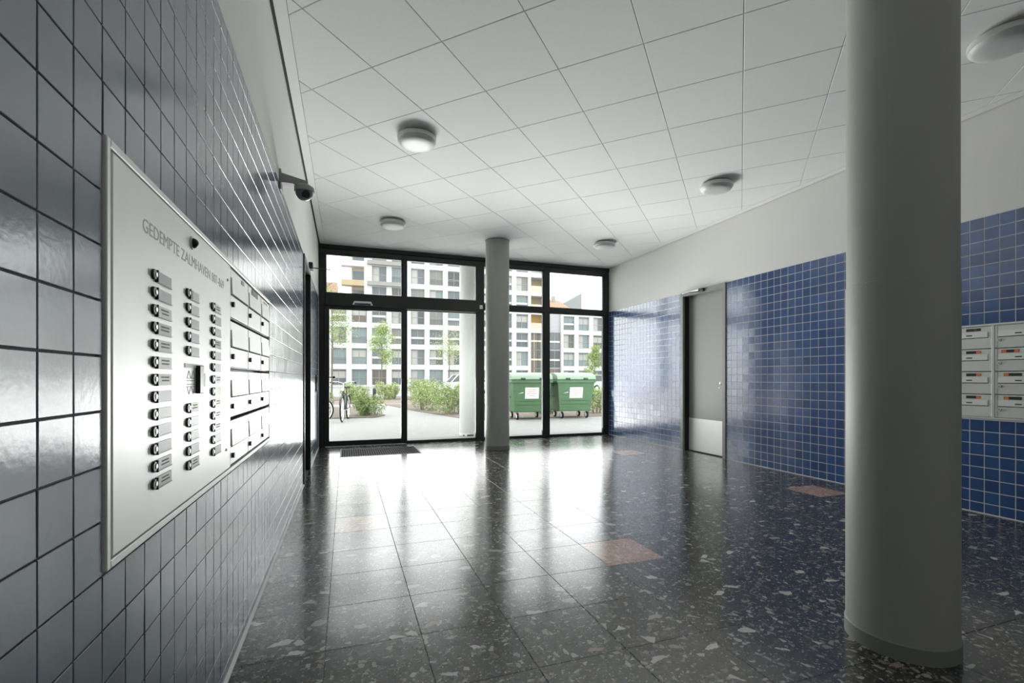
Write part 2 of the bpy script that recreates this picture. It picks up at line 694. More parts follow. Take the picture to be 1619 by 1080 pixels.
# ------------------------------------------------------------------ floor
fl = empty('floor', (0, 0, 0), kind='structure')
MB().box(XL - 0.3, XR + 0.3, YB - 0.2, YF + 0.12, -0.2, -0.003).build('screed', M_JOINT, fl)
FX, FY, FP = -0.0814, 2.119, 0.3973
GRATE = (-0.083, 1.092, 7.272, 8.05)
PINK = {(4, 1), (11, 3), (10, 10), (0, 4), (3, 11)}
g = 0.0020
fmesh = {}
for i in range(-1, 13):
    for j in range(-12, 16):
        r = (max(FX + i * FP + g / 2, XL), min(FX + (i + 1) * FP - g / 2, XR), FY + j * FP + g / 2, min(FY + (j + 1) * FP - g / 2, YF))
        if r[3] - r[2] < 0.02 or r[1] - r[0] < 0.02 or r[0] > XR:
            continue
        if j < -3 and j % 1 == 0 and j != -12:
            continue
        if j == -12:      # plain field behind the camera, never seen from the entrance
            continue
        mat = M_PINK if (i, j) in PINK else M_FLOOR
        for q in subtract([r], (GRATE[0], GRATE[1], GRATE[2], GRATE[3])):
            c = 0.0012
            x0, x1, y0, y1 = q
            key = (round(x1 - x0, 4), round(y1 - y0, 4), mat.name)
            if key not in fmesh:
                hx, hy = (x1 - x0) / 2, (y1 - y0) / 2
                A = [(-hx, -hy), (hx, -hy), (hx, hy), (-hx, hy)]
                B = [(a * (hx - c) / hx, b * (hy - c) / hy) for a, b in A]
                m = MB()
                m.add([(a, b, -0.01) for a, b in A] + [(a, b, -c) for a, b in A] + [(a, b, 0) for a, b in B],
                      [(8, 9, 10, 11)] + [f for k in range(4) for f in
                                          ((k, (k + 1) % 4, 4 + (k + 1) % 4, 4 + k), (4 + k, 4 + (k + 1) % 4, 8 + (k + 1) % 4, 8 + k))])
                fmesh[key] = m.mesh('tile', mat)
            o = inst('tile', fmesh[key], ((x0 + x1) / 2, (y0 + y1) / 2, 0), fl)
            if mat is M_PINK:
                o['label'] = 'pale pink terrazzo tile'
m = MB()
for i in range(-1, 13):
    for j in range(-12, -3):
        x0, x1 = max(FX + i * FP + g / 2, XL), min(FX + (i + 1) * FP - g / 2, XR)
        y0, y1 = FY + j * FP + g / 2, FY + (j + 1) * FP - g / 2
        if x1 - x0 > 0.02:
            m.box(x0, x1, y0, y1, -0.01, 0)
m.build('rear_tiles', M_FLOOR, fl, kind='stuff')

# ------------------------------------------------------------------ ceiling: 60 cm boards laid diagonally
ce = empty('ceiling', (0, 0, H), kind='structure')
MB().box(XL - 0.3, XR + 0.3, YB - 0.2, 9.62, H + 0.20, H + 0.5).build('slab', M_WHITE, ce)
k_ = 1.135 / 1.2
GX, GY, GP, GA = 1.5313 * k_, 1.5004 * k_, 0.6002, -0.7854
U = (cos(GA), sin(GA))
V = (-sin(GA), cos(GA))
CX0, CX1, CY0, CY1 = XL + 0.095, XR - 0.10, YB + 0.1, YF - 0.07


def clip(poly):
    for ax, lim, sg in ((0, CX0, 1), (0, CX1, -1), (1, CY0, 1), (1, CY1, -1)):
        res = []
        for i in range(len(poly)):
            a, b = poly[i], poly[(i + 1) % len(poly)]
            da, db = sg * (a[ax] - lim), sg * (b[ax] - lim)
            if da >= 0:
                res.append(a)
            if (da > 0) != (db > 0) and abs(da - db) > 1e-9:
                t = da / (da - db)
                res.append((a[0] + t * (b[0] - a[0]), a[1] + t * (b[1] - a[1])))
        poly = res
        if len(poly) < 3:
            return []
    return poly


def board(poly):
    """flat board, face down at z=0, shallow chamfer; poly counter-clockwise about its centre"""
    n = len(poly)
    cx, cy = sum(p[0] for p in poly) / n, sum(p[1] for p in poly) / n
    B = []
    for x, y in poly:
        d = math.hypot(x - cx, y - cy)
        t = max(0, 1 - 0.0045 / d)
        B.append((cx + (x - cx) * t, cy + (y - cy) * t))
    m = MB()
    m.add([(x, y, 0.015) for x, y in poly] + [(x, y, 0.003) for x, y in poly] + [(x, y, 0) for x, y in B],
          [tuple(range(2 * n, 3 * n))] + [f for k in range(n) for f in
                                          ((k, (k + 1) % n, n + (k + 1) % n, n + k), (n + k, n + (k + 1) % n, 2 * n + (k + 1) % n, 2 * n + k))])
    return m


full = None
gc = 0.0022
for i in range(-14, 16):
    for j in range(-12, 18):
        P4 = []
        for a, b in ((gc, gc), (1 - gc, gc), (1 - gc, 1 - gc), (gc, 1 - gc)):
            P4.append((GX + GP * ((i + a) * U[0] + (j + b) * V[0]), GY + GP * ((i + a) * U[1] + (j + b) * V[1])))
        q = clip(P4)
        if len(q) < 3:
            continue
        ar = abs(sum(q[k][0] * q[(k + 1) % len(q)][1] - q[(k + 1) % len(q)][0] * q[k][1] for k in range(len(q)))) / 2
        if ar < 0.004:
            continue
        cx, cy = sum(p[0] for p in P4) / 4, sum(p[1] for p in P4) / 4
        if ar > 0.355:
            if full is None:
                full = board([(x - cx, y - cy) for x, y in P4]).mesh('panel', M_CEIL)
            me = full
        else:
            me = board([(x - cx, y - cy) for x, y in q]).mesh('panel', M_CEIL)
        inst('panel', me, (cx, cy, H), ce)
MB().box(XL - 0.1, XR + 0.1, YB, YF + 0.1, H + 0.016, H + 0.03).build('grid_backing', M_GAP, ce)
# plain border strip round the boards
e = MB()
GL, GR = 0.020, 0.007
e.box(XL + GL, CX0 - 0.002, YB, YF, H - 0.001, H + 0.014)
e.box(CX1 + 0.002, XR - GR, YB, YF, H - 0.001, H + 0.014)
e.box(CX0, CX1, CY1 + 0.002, YF + 0.02, H - 0.001, H + 0.014)
e.box(CX0, CX1, YB, CY0 - 0.002, H - 0.001, H + 0.014)
e.build('border_strip', M_CEILTRIM, ce)
t1 = empty('trim_1', (XL, 0, H), kind='structure')
MB().box(XL + 0.001, XL + GL - 0.001, YB, YF, H + 0.004, H + 0.012).build('gap_shade_strip', M_GAP, t1)  # dark strip painted as the shade between wall and ceiling
t2 = empty('trim_2', (XR, 0, H), kind='structure')
MB().box(XR - GR + 0.001, XR - 0.001, YB, YF, H + 0.004, H + 0.012).build('gap_shade_strip', M_GAP, t2)  # same painted shade along the right wall, narrower

# ------------------------------------------------------------------ glazed entrance
YG = YF + 0.045
X0, X1 = XL + 0.002, XR - 0.002
tr = empty('trim_3', (2.31, YF, 0), kind='structure')
m = MB()
m.cbox(X0, X1, YF - 0.015, YF + 0.10, 3.30, H + 0.10, 0.003)
m.build('head_profile', M_FRAME, tr)
MB().cbox(X0, X1, YF + 0.005, YF + 0.10, 3.222, 3.298, 0.003).build('lower_head_profile', M_FRAME2, tr)
MB().cbox(X0, XL + 0.105, YF, YF + 0.10, 0.0, 3.222, 0.003).build('jamb', M_FRAME, tr)
MB().cbox(4.935, X1, YF, YF + 0.10, 0.0, 3.222, 0.003).build('jamb', M_FRAME, tr)
MB().cbox(2.275, 2.405, YF - 0.01, YF + 0.10, 0.0, 3.222, 0.003).build('post', M_FRAME, tr)
MB().cbox(3.612, 3.732, YF, YF + 0.10, 0.0, 3.222, 0.003).build('post', M_FRAME, tr)
MB().cbox(0.93, 1.00, YF, YF + 0.10, 2.56, 3.222, 0.003).build('post', M_FRAME, tr)
# door operator beam over the sliding half, plain transom on the other half
m = MB()
m.cbox(XL + 0.105, 2.30, YF - 0.055, YF + 0.10, 2.345, 2.562, 0.004)
m.build('operator_beam', M_FRAME, tr)
MB().cbox(2.405, 3.612, YF, YF + 0.10, 2.415, 2.508, 0.003).build('transom', M_FRAME, tr)
MB().cbox(3.732, 4.935, YF, YF + 0.10, 2.415, 2.508, 0.003).build('transom', M_FRAME, tr)
MB().cbox(1.0, 2.275, YF + 0.01, YF + 0.10, 0.0, 0.028, 0.002).build('sill', M_FRAME, tr)
MB().cbox(2.405, 3.612, YF + 0.01, YF + 0.10, 0.0, 0.028, 0.002).build('sill', M_FRAME, tr)
MB().cbox(3.732, 4.935, YF + 0.01, YF + 0.10, 0.0, 0.028, 0.002).build('sill', M_FRAME, tr)


def window(idx, x0, x1, z0, z1, f=0.016):
    wn = empty('window_%d' % idx, ((x0 + x1) / 2, YG, z0), kind='structure')
    m = MB()
    for a in ((x0, x0 + f, z0, z1), (x1 - f, x1, z0, z1), (x0 + f, x1 - f, z0, z0 + f), (x0 + f, x1 - f, z1 - f, z1)):
        m.box(a[0], a[1], YG - 0.02, YG + 0.03, a[2], a[3])
    m.build('window_frame', M_FRAME2, wn)
    MB().box(x0 + f, x1 - f, YG, YG + 0.008, z0 + f, z1 - f).build('pane', M_GLASS, wn)
    return wn


window(1, 1.0, 2.275, 0.028, 2.345)
m = MB()
for a, b in ((2.02, 2.05), (2.10, 2.22)):
    m.box(a, b, YG - 0.001, YG - 0.0005, 0.075, 0.105)
m.build('printed_stamp', pm('grey_print', (0.3, 0.3, 0.3), 0.6), bpy.data.objects['window_1'])
window(2, 2.405, 3.612, 0.028, 2.415)
window(3, 3.732, 4.935, 0.028, 2.415)
window(4, XL + 0.105, 0.93, 2.562, 3.222)
window(5, 1.0, 2.275, 2.562, 3.222)
window(6, 2.405, 3.612, 2.508, 3.222)
window(7, 3.732, 4.935, 2.508, 3.222)

# sliding door leaf in front of the fixed glazing
d1 = empty('door_1', (0.33, YF, 0), kind='structure')
dx0, dx1 = XL + 0.09, 1.0
MB().cbox(dx0, dx0 + 0.075, YF - 0.03, YF + 0.025, 0.006, 2.345, 0.003).build('stile', M_FRAME, d1)
MB().cbox(dx1 - 0.092, dx1, YF - 0.03, YF + 0.025, 0.006, 2.345, 0.003).build('stile', M_FRAME, d1)
MB().cbox(dx0 + 0.075, dx1 - 0.092, YF - 0.03, YF + 0.025, 0.006, 0.092, 0.003).build('bottom_rail', M_FRAME, d1)
MB().cbox(dx0 + 0.075, dx1 - 0.092, YF - 0.03, YF + 0.025, 2.29, 2.345, 0.003).build('top_rail', M_FRAME, d1)
MB().box(dx0 + 0.075, dx1 - 0.092, YF - 0.006, YF + 0.003, 0.092, 2.29).build('pane', M_GLASS, d1)
m = MB()
m.tube((dx0 + 0.06, YF - 0.035, 1.155), (dx0 + 0.06, YF - 0.075, 1.155), 0.012, n=12)
m.tube((dx0 + 0.05, YF - 0.075, 1.155), (dx0 + 0.16, YF - 0.075, 1.155), 0.009, n=10)
m.sphere((dx0 + 0.15, YF - 0.075, 1.155), 0.022, 12, 8)
m.build('handle', M_BLACK, d1, True)

# ------------------------------------------------------------------ doors in the side walls
d2 = empty('door_2', (XL, 5.98, 0), kind='structure')
m = MB()
xi, xo = XL + 0.012, XL - 0.14
m.box(xo, xi, LDOOR[0], LDOOR[0] + 0.05, 0, 2.47)
m.box(xo, xi, LDOOR[1] - 0.05, LDOOR[1], 0, 2.47)
m.box(xo, xi, LDOOR[0] + 0.05, LDOOR[1] - 0.05, 2.42, 2.47)
m.build('casing', M_FRAME, d2)
MB().box(xo, XL - 0.085, LDOOR[0] + 0.05, LDOOR[1] - 0.05, 0.004, 2.42).build('door_leaf', M_FRAME2, d2)
m = MB()
m.tube((XL - 0.085, 5.66, 1.06), (XL - 0.03, 5.66, 1.06), 0.010)
m.tube((XL - 0.03, 5.66, 1.06), (XL - 0.03, 5.79, 1.06), 0.009)
m.build('handle', M_STEEL2, d2, True)
MB().box(XL - 0.30, xo, LDOOR[0], LDOOR[1], 0, 2.47).build('backing', M_FRAME, d2)
m = MB()
m.cbox(XL, XL + 0.045, 6.26, 6.40, 2.475, 2.555, 0.004)
m.build('door_closer', M_BLACK, d2)
MB().tube((XL + 0.03, 6.33, 2.50), (-0.185, 6.30, 2.487), 0.006, n=8).build('closer_arm', M_BLACK, d2)

d3 = empty('door_3', (XR, 5.77, 0), kind='structure')
xi, xo = XR - 0.018, XR + 0.16
m = MB()
m.box(xi, xo, RDOOR[0], RDOOR[0] + 0.055, 0, 2.49)
m.box(xi, xo, RDOOR[1] - 0.055, RDOOR[1], 0, 2.49)
m.box(xi, xo, RDOOR[0] + 0.055, RDOOR[1] - 0.055, 2.43, 2.49)
m.build('casing', M_CASING, d3)
MB().box(XR + 0.02, XR + 0.10, 6.176, 6.19, 0, 2.43).build('reveal_sheet', M_BLACK, d3)  # black sheet over the far jamb face of the recess
MB().box(XR + 0.095, XR + 0.14, RDOOR[0] + 0.058, RDOOR[1] - 0.058, 0.008, 2.43).build('door_leaf', M_DOORGREY, d3)
MB().box(XR + 0.091, XR + 0.095, RDOOR[0] + 0.062, RDOOR[1] - 0.062, 0.012, 0.515).build('kick_plate', M_STEEL, d3, label='pale steel kick plate')
m = MB()
m.tube((XR + 0.095, 5.435, 1.07), (XR + 0.055, 5.435, 1.07), 0.016, 0.020, 16)
m.sphere((XR + 0.05, 5.435, 1.07), 0.033, 18, 10)
m.build('knob', M_ALU2, d3, True)
MB().tube((XR + 0.095, 5.53, 1.0), (XR + 0.088, 5.53, 1.0), 0.012, n=14).build('lock_cylinder', M_ALU2, d3)
MB().box(XR + 0.02, XR + 0.09, RDOOR[0] + 0.055, RDOOR[0] + 0.062, 0.01, 1.55).build('edge_strip', M_ALU2, d3)
m = MB()
m.cbox(XR - 0.055, XR - 0.018, 5.70, 5.80, 2.435, 2.485, 0.003)
m.build('door_closer', M_BLACK, d3)
MB().cbox(XR - 0.045, XR - 0.018, 5.80, 6.18, 2.462, 2.484, 0.003).build('closer_rail', M_ALU2, d3)
m = MB()
m.path([(XR - 0.04, 5.75, 2.44), (XR - 0.10, 5.95, 2.452), (XR - 0.03, 6.2, 2.46)], 0.006)
m.build('closer_arm', M_BLACK, d3)
MB().box(xo, XR + 0.30, RDOOR[0], RDOOR[1], 0, 2.49).build('backing', M_FRAME, d3)

# ------------------------------------------------------------------ columns
def column(name, c, label, lower, top=H):
    t = empty(name, (c[0], c[1], 0), label, 'column', 'round concrete columns', 'thing')
    r = 0.192
    m = MB()
    m.lathe([(r, lower), (r, top - 0.012)], (c[0], c[1], 0), 96)
    m.build('shaft', M_COLUMN, t, True)
    m = MB()
    m.lathe([(r + 0.0025, 0.066), (r + 0.0025, lower - 0.002), (r, lower)], (c[0], c[1], 0), 96)
    m.build('lower_cladding', M_COLUMN, t, True)
    m = MB()
    m.lathe([(r + 0.007, 0.0), (r + 0.007, 0.062), (r + 0.003, 0.066)], (c[0], c[1], 0), 96)
    m.build('base_ring', M_CASING, t, True, label='metal base ring')
    m = MB()
    m.lathe([(r + 0.006, top - 0.014), (r + 0.006, top - 0.001)], (c[0], c[1], 0), 96)
    m.build('top_collar', M_CASING, t, True)
    return t


column('column', (2.27, 1.386), 'thick grey round column standing nearest, beside the mailbox wall', 1.543)
column('column', (2.318, 7.34), 'grey round column standing indoors just before the glazed front', 1.543)
oc = empty('column', (2.335, 9.27, 0), 'pale round column outside, seen through the fixed entrance pane', 'column', 'round concrete columns', 'thing')
MB().lathe([(0.195, 0.0), (0.195, 3.56)], (2.335, 9.27, 0), 64).build('shaft', pm('pale_column_paint', (0.62, 0.62, 0.60), 0.6, noise=(3, 0.03)), oc, True)
MB().lathe([(0.20, 0.0), (0.20, 0.06)], (2.335, 9.27, 0), 64).build('base_ring', M_ALU, oc, True)

# ------------------------------------------------------------------ ceiling lamps
def lamp(x, y, label):
    t = empty('ceiling_lamp', (x, y, H), label, 'ceiling light', 'round ceiling lamps')
    MB().lathe([(0.150, H - 0.001), (0.150, H - 0.022)][::-1], (x, y, 0), 48).build('base', M_LAMPB, t, True)
    m = MB()
    m.lathe([(0.03, H - 0.098), (0.09, H - 0.096), (0.135, H - 0.090), (0.158, H - 0.078), (0.170, H - 0.060)], (x, y, 0), 56)
    m.build('diffuser', M_LAMP, t, True)
    m = MB()
    m.lathe([(0.170, H - 0.060), (0.176, H - 0.056), (0.176, H - 0.024), (0.170, H - 0.020)], (x, y, 0), 56)
    m.build('rim', pm('lamp_rim_white', (0.66, 0.66, 0.65), 0.4), t, True)
    return t


lamp(0.615, 4.40, 'round white ceiling lamp nearer of the two along the steel panel wall')
lamp(0.625, 6.90, 'round white ceiling lamp above the floor grate at the sliding door')
lamp(3.995, 4.34, 'round white ceiling lamp in front of the grey door')
lamp(4.00, 6.84, 'round white ceiling lamp by the entrance corner of the blue wall')
lamp(4.03, 1.85, 'large round ceiling lamp beyond the thick column, cut off by the picture edge')

# ------------------------------------------------------------------ security camera
SC = (3.6, 2.50)
sx = XL
t = empty('security_camera', (XL, SC[0], SC[1]), 'grey dome security camera on a wall arm above the tiled wall', 'camera')
MB().cbox(XL, XL + 0.012, SC[0] - 0.05, SC[0] + 0.05, 2.42, 2.56, 0.003).build('wall_plate', M_CAMG, t)
m = MB()
m.add([(XL + 0.012, SC[0] - 0.03, 2.475), (XL + 0.012, SC[0] + 0.03, 2.475), (XL + 0.012, SC[0] + 0.03, 2.54), (XL + 0.012, SC[0] - 0.03, 2.54),
       (-0.25, SC[0] - 0.025, 2.478), (-0.25, SC[0] + 0.025, 2.478), (-0.25, SC[0] + 0.025, 2.505), (-0.25, SC[0] - 0.025, 2.505)],
      [(0, 1, 2, 3), (4, 5, 6, 7), (0, 1, 5, 4), (1, 2, 6, 5), (2, 3, 7, 6), (3, 0, 4, 7)])
m.build('arm', M_CAMG, t)
cx = -0.275
m = MB()
m.lathe([(0.062, 2.432), (0.066, 2.437), (0.064, 2.466), (0.040, 2.482), (0.026, 2.486)], (cx, SC[0], 0), 32)
m.build('cap', M_CAMG, t, True)
MB().sphere((cx, SC[0], 2.432), 0.057, 28, 12, -1, 0.0).build('dome', pm('camera_dome_grey', (0.22, 0.23, 0.23), 0.35), t, True)
dirv = Vector((0.28, -0.92, -0.30)).normalized()
p = Vector((cx, SC[0], 2.42))
m = MB()
m.tube(p + dirv * 0.03, p + dirv * 0.054, 0.028, 0.026, 20)
m.build('lens', M_BLACK, t, True)

# ------------------------------------------------------------------ door motion sensor and key switch on the beam
YP = YF - 0.055
t = empty('motion_sensor', (0.265, YP, 2.39), 'silver motion sensor bar on the beam over the sliding door', 'sensor')
m = MB()
m.add([(0.10, YP, 2.37), (0.43, YP, 2.37), (0.40, YP, 2.44), (0.13, YP, 2.44),
       (0.10, YP - 0.045, 2.372), (0.43, YP - 0.045, 2.372), (0.40, YP - 0.030, 2.435), (0.13, YP - 0.030, 2.435)],
      [(0, 1, 2, 3), (4, 5, 6, 7), (0, 1, 5, 4), (1, 2, 6, 5), (2, 3, 7, 6), (3, 0, 4, 7)])
m.build('housing', M_ALU2, t)
MB().box(0.135, 0.395, YP - 0.048, YP - 0.043, 2.374, 2.398).build('sensor_window', M_BLACK, t)
t = empty('key_switch', (2.33, YF - 0.01, 2.45), 'small silver key switch on the post at the end of the beam', 'switch')
MB().cbox(2.315, 2.375, YF - 0.035, YF - 0.01, 2.415, 2.485, 0.004).build('housing', M_ALU2, t)
MB().tube((2.345, YF - 0.035, 2.45), (2.345, YF - 0.042, 2.45), 0.014, n=16).build('lock_cylinder', M_STEEL2, t)
t = empty('wall_reader', (XL, 7.64, 1.06), 'slim black access reader on the tiles beside the sliding door', 'reader')
MB().cbox(XL, XL + 0.022, 7.61, 7.67, 0.94, 1.19, 0.004).build('housing', M_BLACK, t)
MB().box(XL + 0.022, XL + 0.024, 7.62, 7.66, 1.08, 1.16).build('sensor_window', M_FRAME2, t)

# ------------------------------------------------------------------ floor grate
t = empty('floor_grate', (0.5, 7.66, 0), 'dark slotted floor grate set before the sliding door', 'grate')
m = MB()
x0, x1, y0, y1 = GRATE
for a in ((x0, x1, y0, y0 + 0.02), (x0, x1, y1 - 0.02, y1), (x0, x0 + 0.02, y0 + 0.02, y1 - 0.02), (x1 - 0.02, x1, y0 + 0.02, y1 - 0.02)):
    m.box(a[0], a[1], a[2], a[3], -0.003, 0.0025)
m.build('frame', M_FRAME2, t)
MB().box(x0 + 0.02, x1 - 0.02, y0 + 0.02, y1 - 0.02, -0.012, -0.004).build('tray', pm('grate_tray_grey', (0.5, 0.5, 0.48), 0.8, spec=0.1), t)
m = MB()
n = 34
for i in range(n):
    xa = x0 + 0.022 + (x1 - x0 - 0.044) * i / n
    m.box(xa, xa + 0.020, y0 + 0.02, y1 - 0.02, -0.0035, 0.002)
for yy in (y0 + 0.2, y0 + 0.39, y0 + 0.58):
    m.box(x0 + 0.02, x1 - 0.02, yy - 0.004, yy + 0.004, -0.003, -0.0005)
m.build('slats', M_RUBBER, t, kind='stuff')

# ------------------------------------------------------------------ steel intercom panel on the left wall
PY0, PY1, PZ0, PZ1 = PANEL
XP = XL + 0.004
t = empty('intercom_panel', (XL, 1.6, PZ0), 'large brushed steel intercom panel with rows of black bell buttons', 'intercom')
m = MB()
fw = 0.016
xo, xi = XL - 0.05, XL + 0.0055
m.cbox(xo, xi, PY0, PY0 + fw, PZ0, PZ1, 0.002)
m.cbox(xo, xi, PY1 - 0.018, PY1, PZ0, PZ1, 0.002)
m.cbox(xo, xi, PY0 + fw, PY1 - 0.018, PZ0, PZ0 + fw, 0.002)
m.cbox(xo, xi, PY0 + fw, PY1 - 0.018, PZ1 - fw, PZ1, 0.002)
m.build('frame', M_STEEL, t)
MB().box(XL - 0.29, XL - 0.05, PY0, PY1, PZ0, PZ1).build('backing', M_BLACK, t)
plate_y1 = 2.098
MB().cbox(XL - 0.04, XP, PY0 + fw + 0.011, plate_y1, PZ0 + fw + 0.004, PZ1 - fw - 0.004, 0.0015).build('plate', M_STEEL, t)
m = MB()
text_left(m, 'GEDEMPTE ZALMHAVEN 807-869', 0.044, 1.255, 1.462, XP + 0.0001, 0.735, 0.0003)
m.build('engraved_lettering', pm('engraved_grey', (0.50, 0.50, 0.48), 0.5), t)
m = MB()
m.tube((XP, 1.613, 1.53), (XP + 0.004, 1.613, 1.53), 0.019, n=24)
m.build('lens_ring', M_STEEL2, t, True)
MB().sphere((XP + 0.002, 1.613, 1.53), 0.015, 20, 8, 0, 1, axis='x').build('camera_lens', M_BLACK, t, True)

ZB = [1.378 - 0.04075 * i for i in range(13)]
COLS = [(1.316, 0.108, list(range(13))), (1.566, 0.100, [0, 1, 2, 3, 4, 8, 9, 10, 11, 12]), (1.829, 0.105, list(range(13)))]
G = lambda v: (v, v, v * 0.96)
PL = {0: [G(.30), G(.42), G(.82), (.50, .50, .38), G(.40), G(.62), (.30, .33, .18), (.45, .48, .42), G(.44), G(.47), G(.52), G(.55), (.36, .35, .31)],
      1: {0: G(.80), 1: G(.85), 2: G(.50), 3: G(.50), 4: G(.50), 8: (.38, .46, .12), 9: G(.52), 10: G(.72), 11: G(.55), 12: G(.45)},
      2: [G(.72), (.42, .50, .46), (.62, .72, .68), (.40, .33, .24), G(.55), G(.55), G(.6), (.36, .56, .10), (.34, .48, .14), G(.42), G(.82), G(.84), G(.05)]}
INK = {(0, 3), (0, 4), (0, 6), (0, 11), (0, 12), (1, 8), (1, 12), (2, 0), (2, 3), (2, 6), (2, 8), (2, 9), (2, 10), (0, 2), (0, 5)}
# one button: black cap, steel bracket with screw
bm_ = MB()
bm_.tube((0, 0, 0), (0.0055, 0, 0), 0.0125, 0.0115, 18)
bm_.box(0, 0.007, 0.0130, 0.0165, -0.0155, 0.0125)
me_btn = bm_.mesh('button', M_BLACK, True)
bm_ = MB()
bm_.tube((0.004, 0.0055, 0), (0.0068, 0.0055, 0), 0.0062, 0.0056, 14)
me_cap = bm_.mesh('button_cap', M_STEEL2, True)
pmesh = {}
for ci, (yb, pw, rows) in enumerate(COLS):
    for r in rows:
        z = ZB[r]
        b = inst('button', me_btn, (XP, yb, z), t)
        inst('button_cap', me_cap, (XP, yb, z), b)
        col = PL[ci][r]
        pname = 'paper_%02d_%02d_%02d' % tuple(int(v * 100) for v in col)
        if max(col) - min(col) < 0.06 and max(col) > 0.1:
            col = tuple(0.36 + 0.58 * v for v in col)
        mat = pm(pname, col, 0.45)
        m = MB()
        m.box(XP, XP + 0.0025, yb + 0.017, yb + 0.017 + pw - 0.008, z - 0.0135, z + 0.0125)
        npl = m.build('name_plate', mat, t)
        m = MB()
        m.box(XP, XP + 0.004, yb + 0.016, yb + 0.009 + pw, z - 0.0160, z - 0.0135)
        m.build('plate_ledge', M_CASING, npl)
        if (ci, r) in INK:
            m = MB()
            rnd = random.Random(ci * 20 + r)
            for q in range(2):
                yy = yb + 0.042 + rnd.random() * 0.01
                zz = z - 0.005 + 0.008 * q
                while yy < yb + pw - 0.012:
                    l_ = 0.003 + rnd.random() * 0.006
                    m.box(XP + 0.0025, XP + 0.0029, yy, yy + l_, zz, zz + 0.0035)
                    yy += l_ + 0.0015
            m.build('printed_name', M_ENGR, npl)
        m = MB()
        for q in (-0.026, -0.018):
            m.box(XP, XP + 0.0005, yb + q - 0.002, yb + q + 0.001, z - 0.007, z + 0.007)
        m.build('engraved_number', pm('faint_engraving', (0.38, 0.38, 0.36), 0.5), t)
# dark photo strip on the first plate of the middle column
MB().box(XP + 0.0025, XP + 0.0032, 1.588, 1.612, ZB[0] - 0.013, ZB[0] + 0.012).build('dark_picture', M_BLACK, t)
# speaker, card reader and key plate between the middle rows
m = MB()
m.box(XP, XP + 0.0015, 1.545, 1.728, 1.166, 1.178)
m.build('label_strip', pm('pale_label', (0.86, 0.86, 0.80), 0.5), t)
for yy in (1.583, 1.622):
    for s_ in (1, -1):
        zc = 1.124
        m = MB()
        P3 = [(yy - 0.017, zc + s_ * 0.012), (yy + 0.017, zc + s_ * 0.012), (yy, zc + s_ * 0.034)]
        for a in range(3):
            p0, p1 = P3[a], P3[(a + 1) % 3]
            m.tube((XP, p0[0], p0[1]), (XP, p1[0], p1[1]), 0.0010, n=6)
        m.box(XP, XP + 0.001, yy - 0.016, yy + 0.016, zc + s_ * 0.004, zc + s_ * 0.0065)
        m.build('speaker_slot', pm('speaker_grey', (0.3, 0.3, 0.29), 0.5), t)
MB().cbox(XP, XP + 0.012, 1.648, 1.690, 1.090, 1.174, 0.002).build('card_slot', M_BLACK, t)
m = MB()
m.cbox(XP, XP + 0.003, 1.694, 1.772, 1.094, 1.171, 0.001)
kp = m.build('key_plate', M_ALU, t)
m = MB()
m.tube((XP + 0.003, 1.724, 1.140), (XP + 0.006, 1.724, 1.140), 0.011, n=14)
m.box(XP + 0.003, XP + 0.006, 1.716, 1.732, 1.110, 1.138)
m.build('keyhole', M_BLACK, kp)
for yy, zz in ((2.05, 1.508), (2.03, 0.868)):
    MB().tube((XP, yy, zz), (XP + 0.003, yy, zz), 0.005, n=10).build('screw', M_CASING, t)

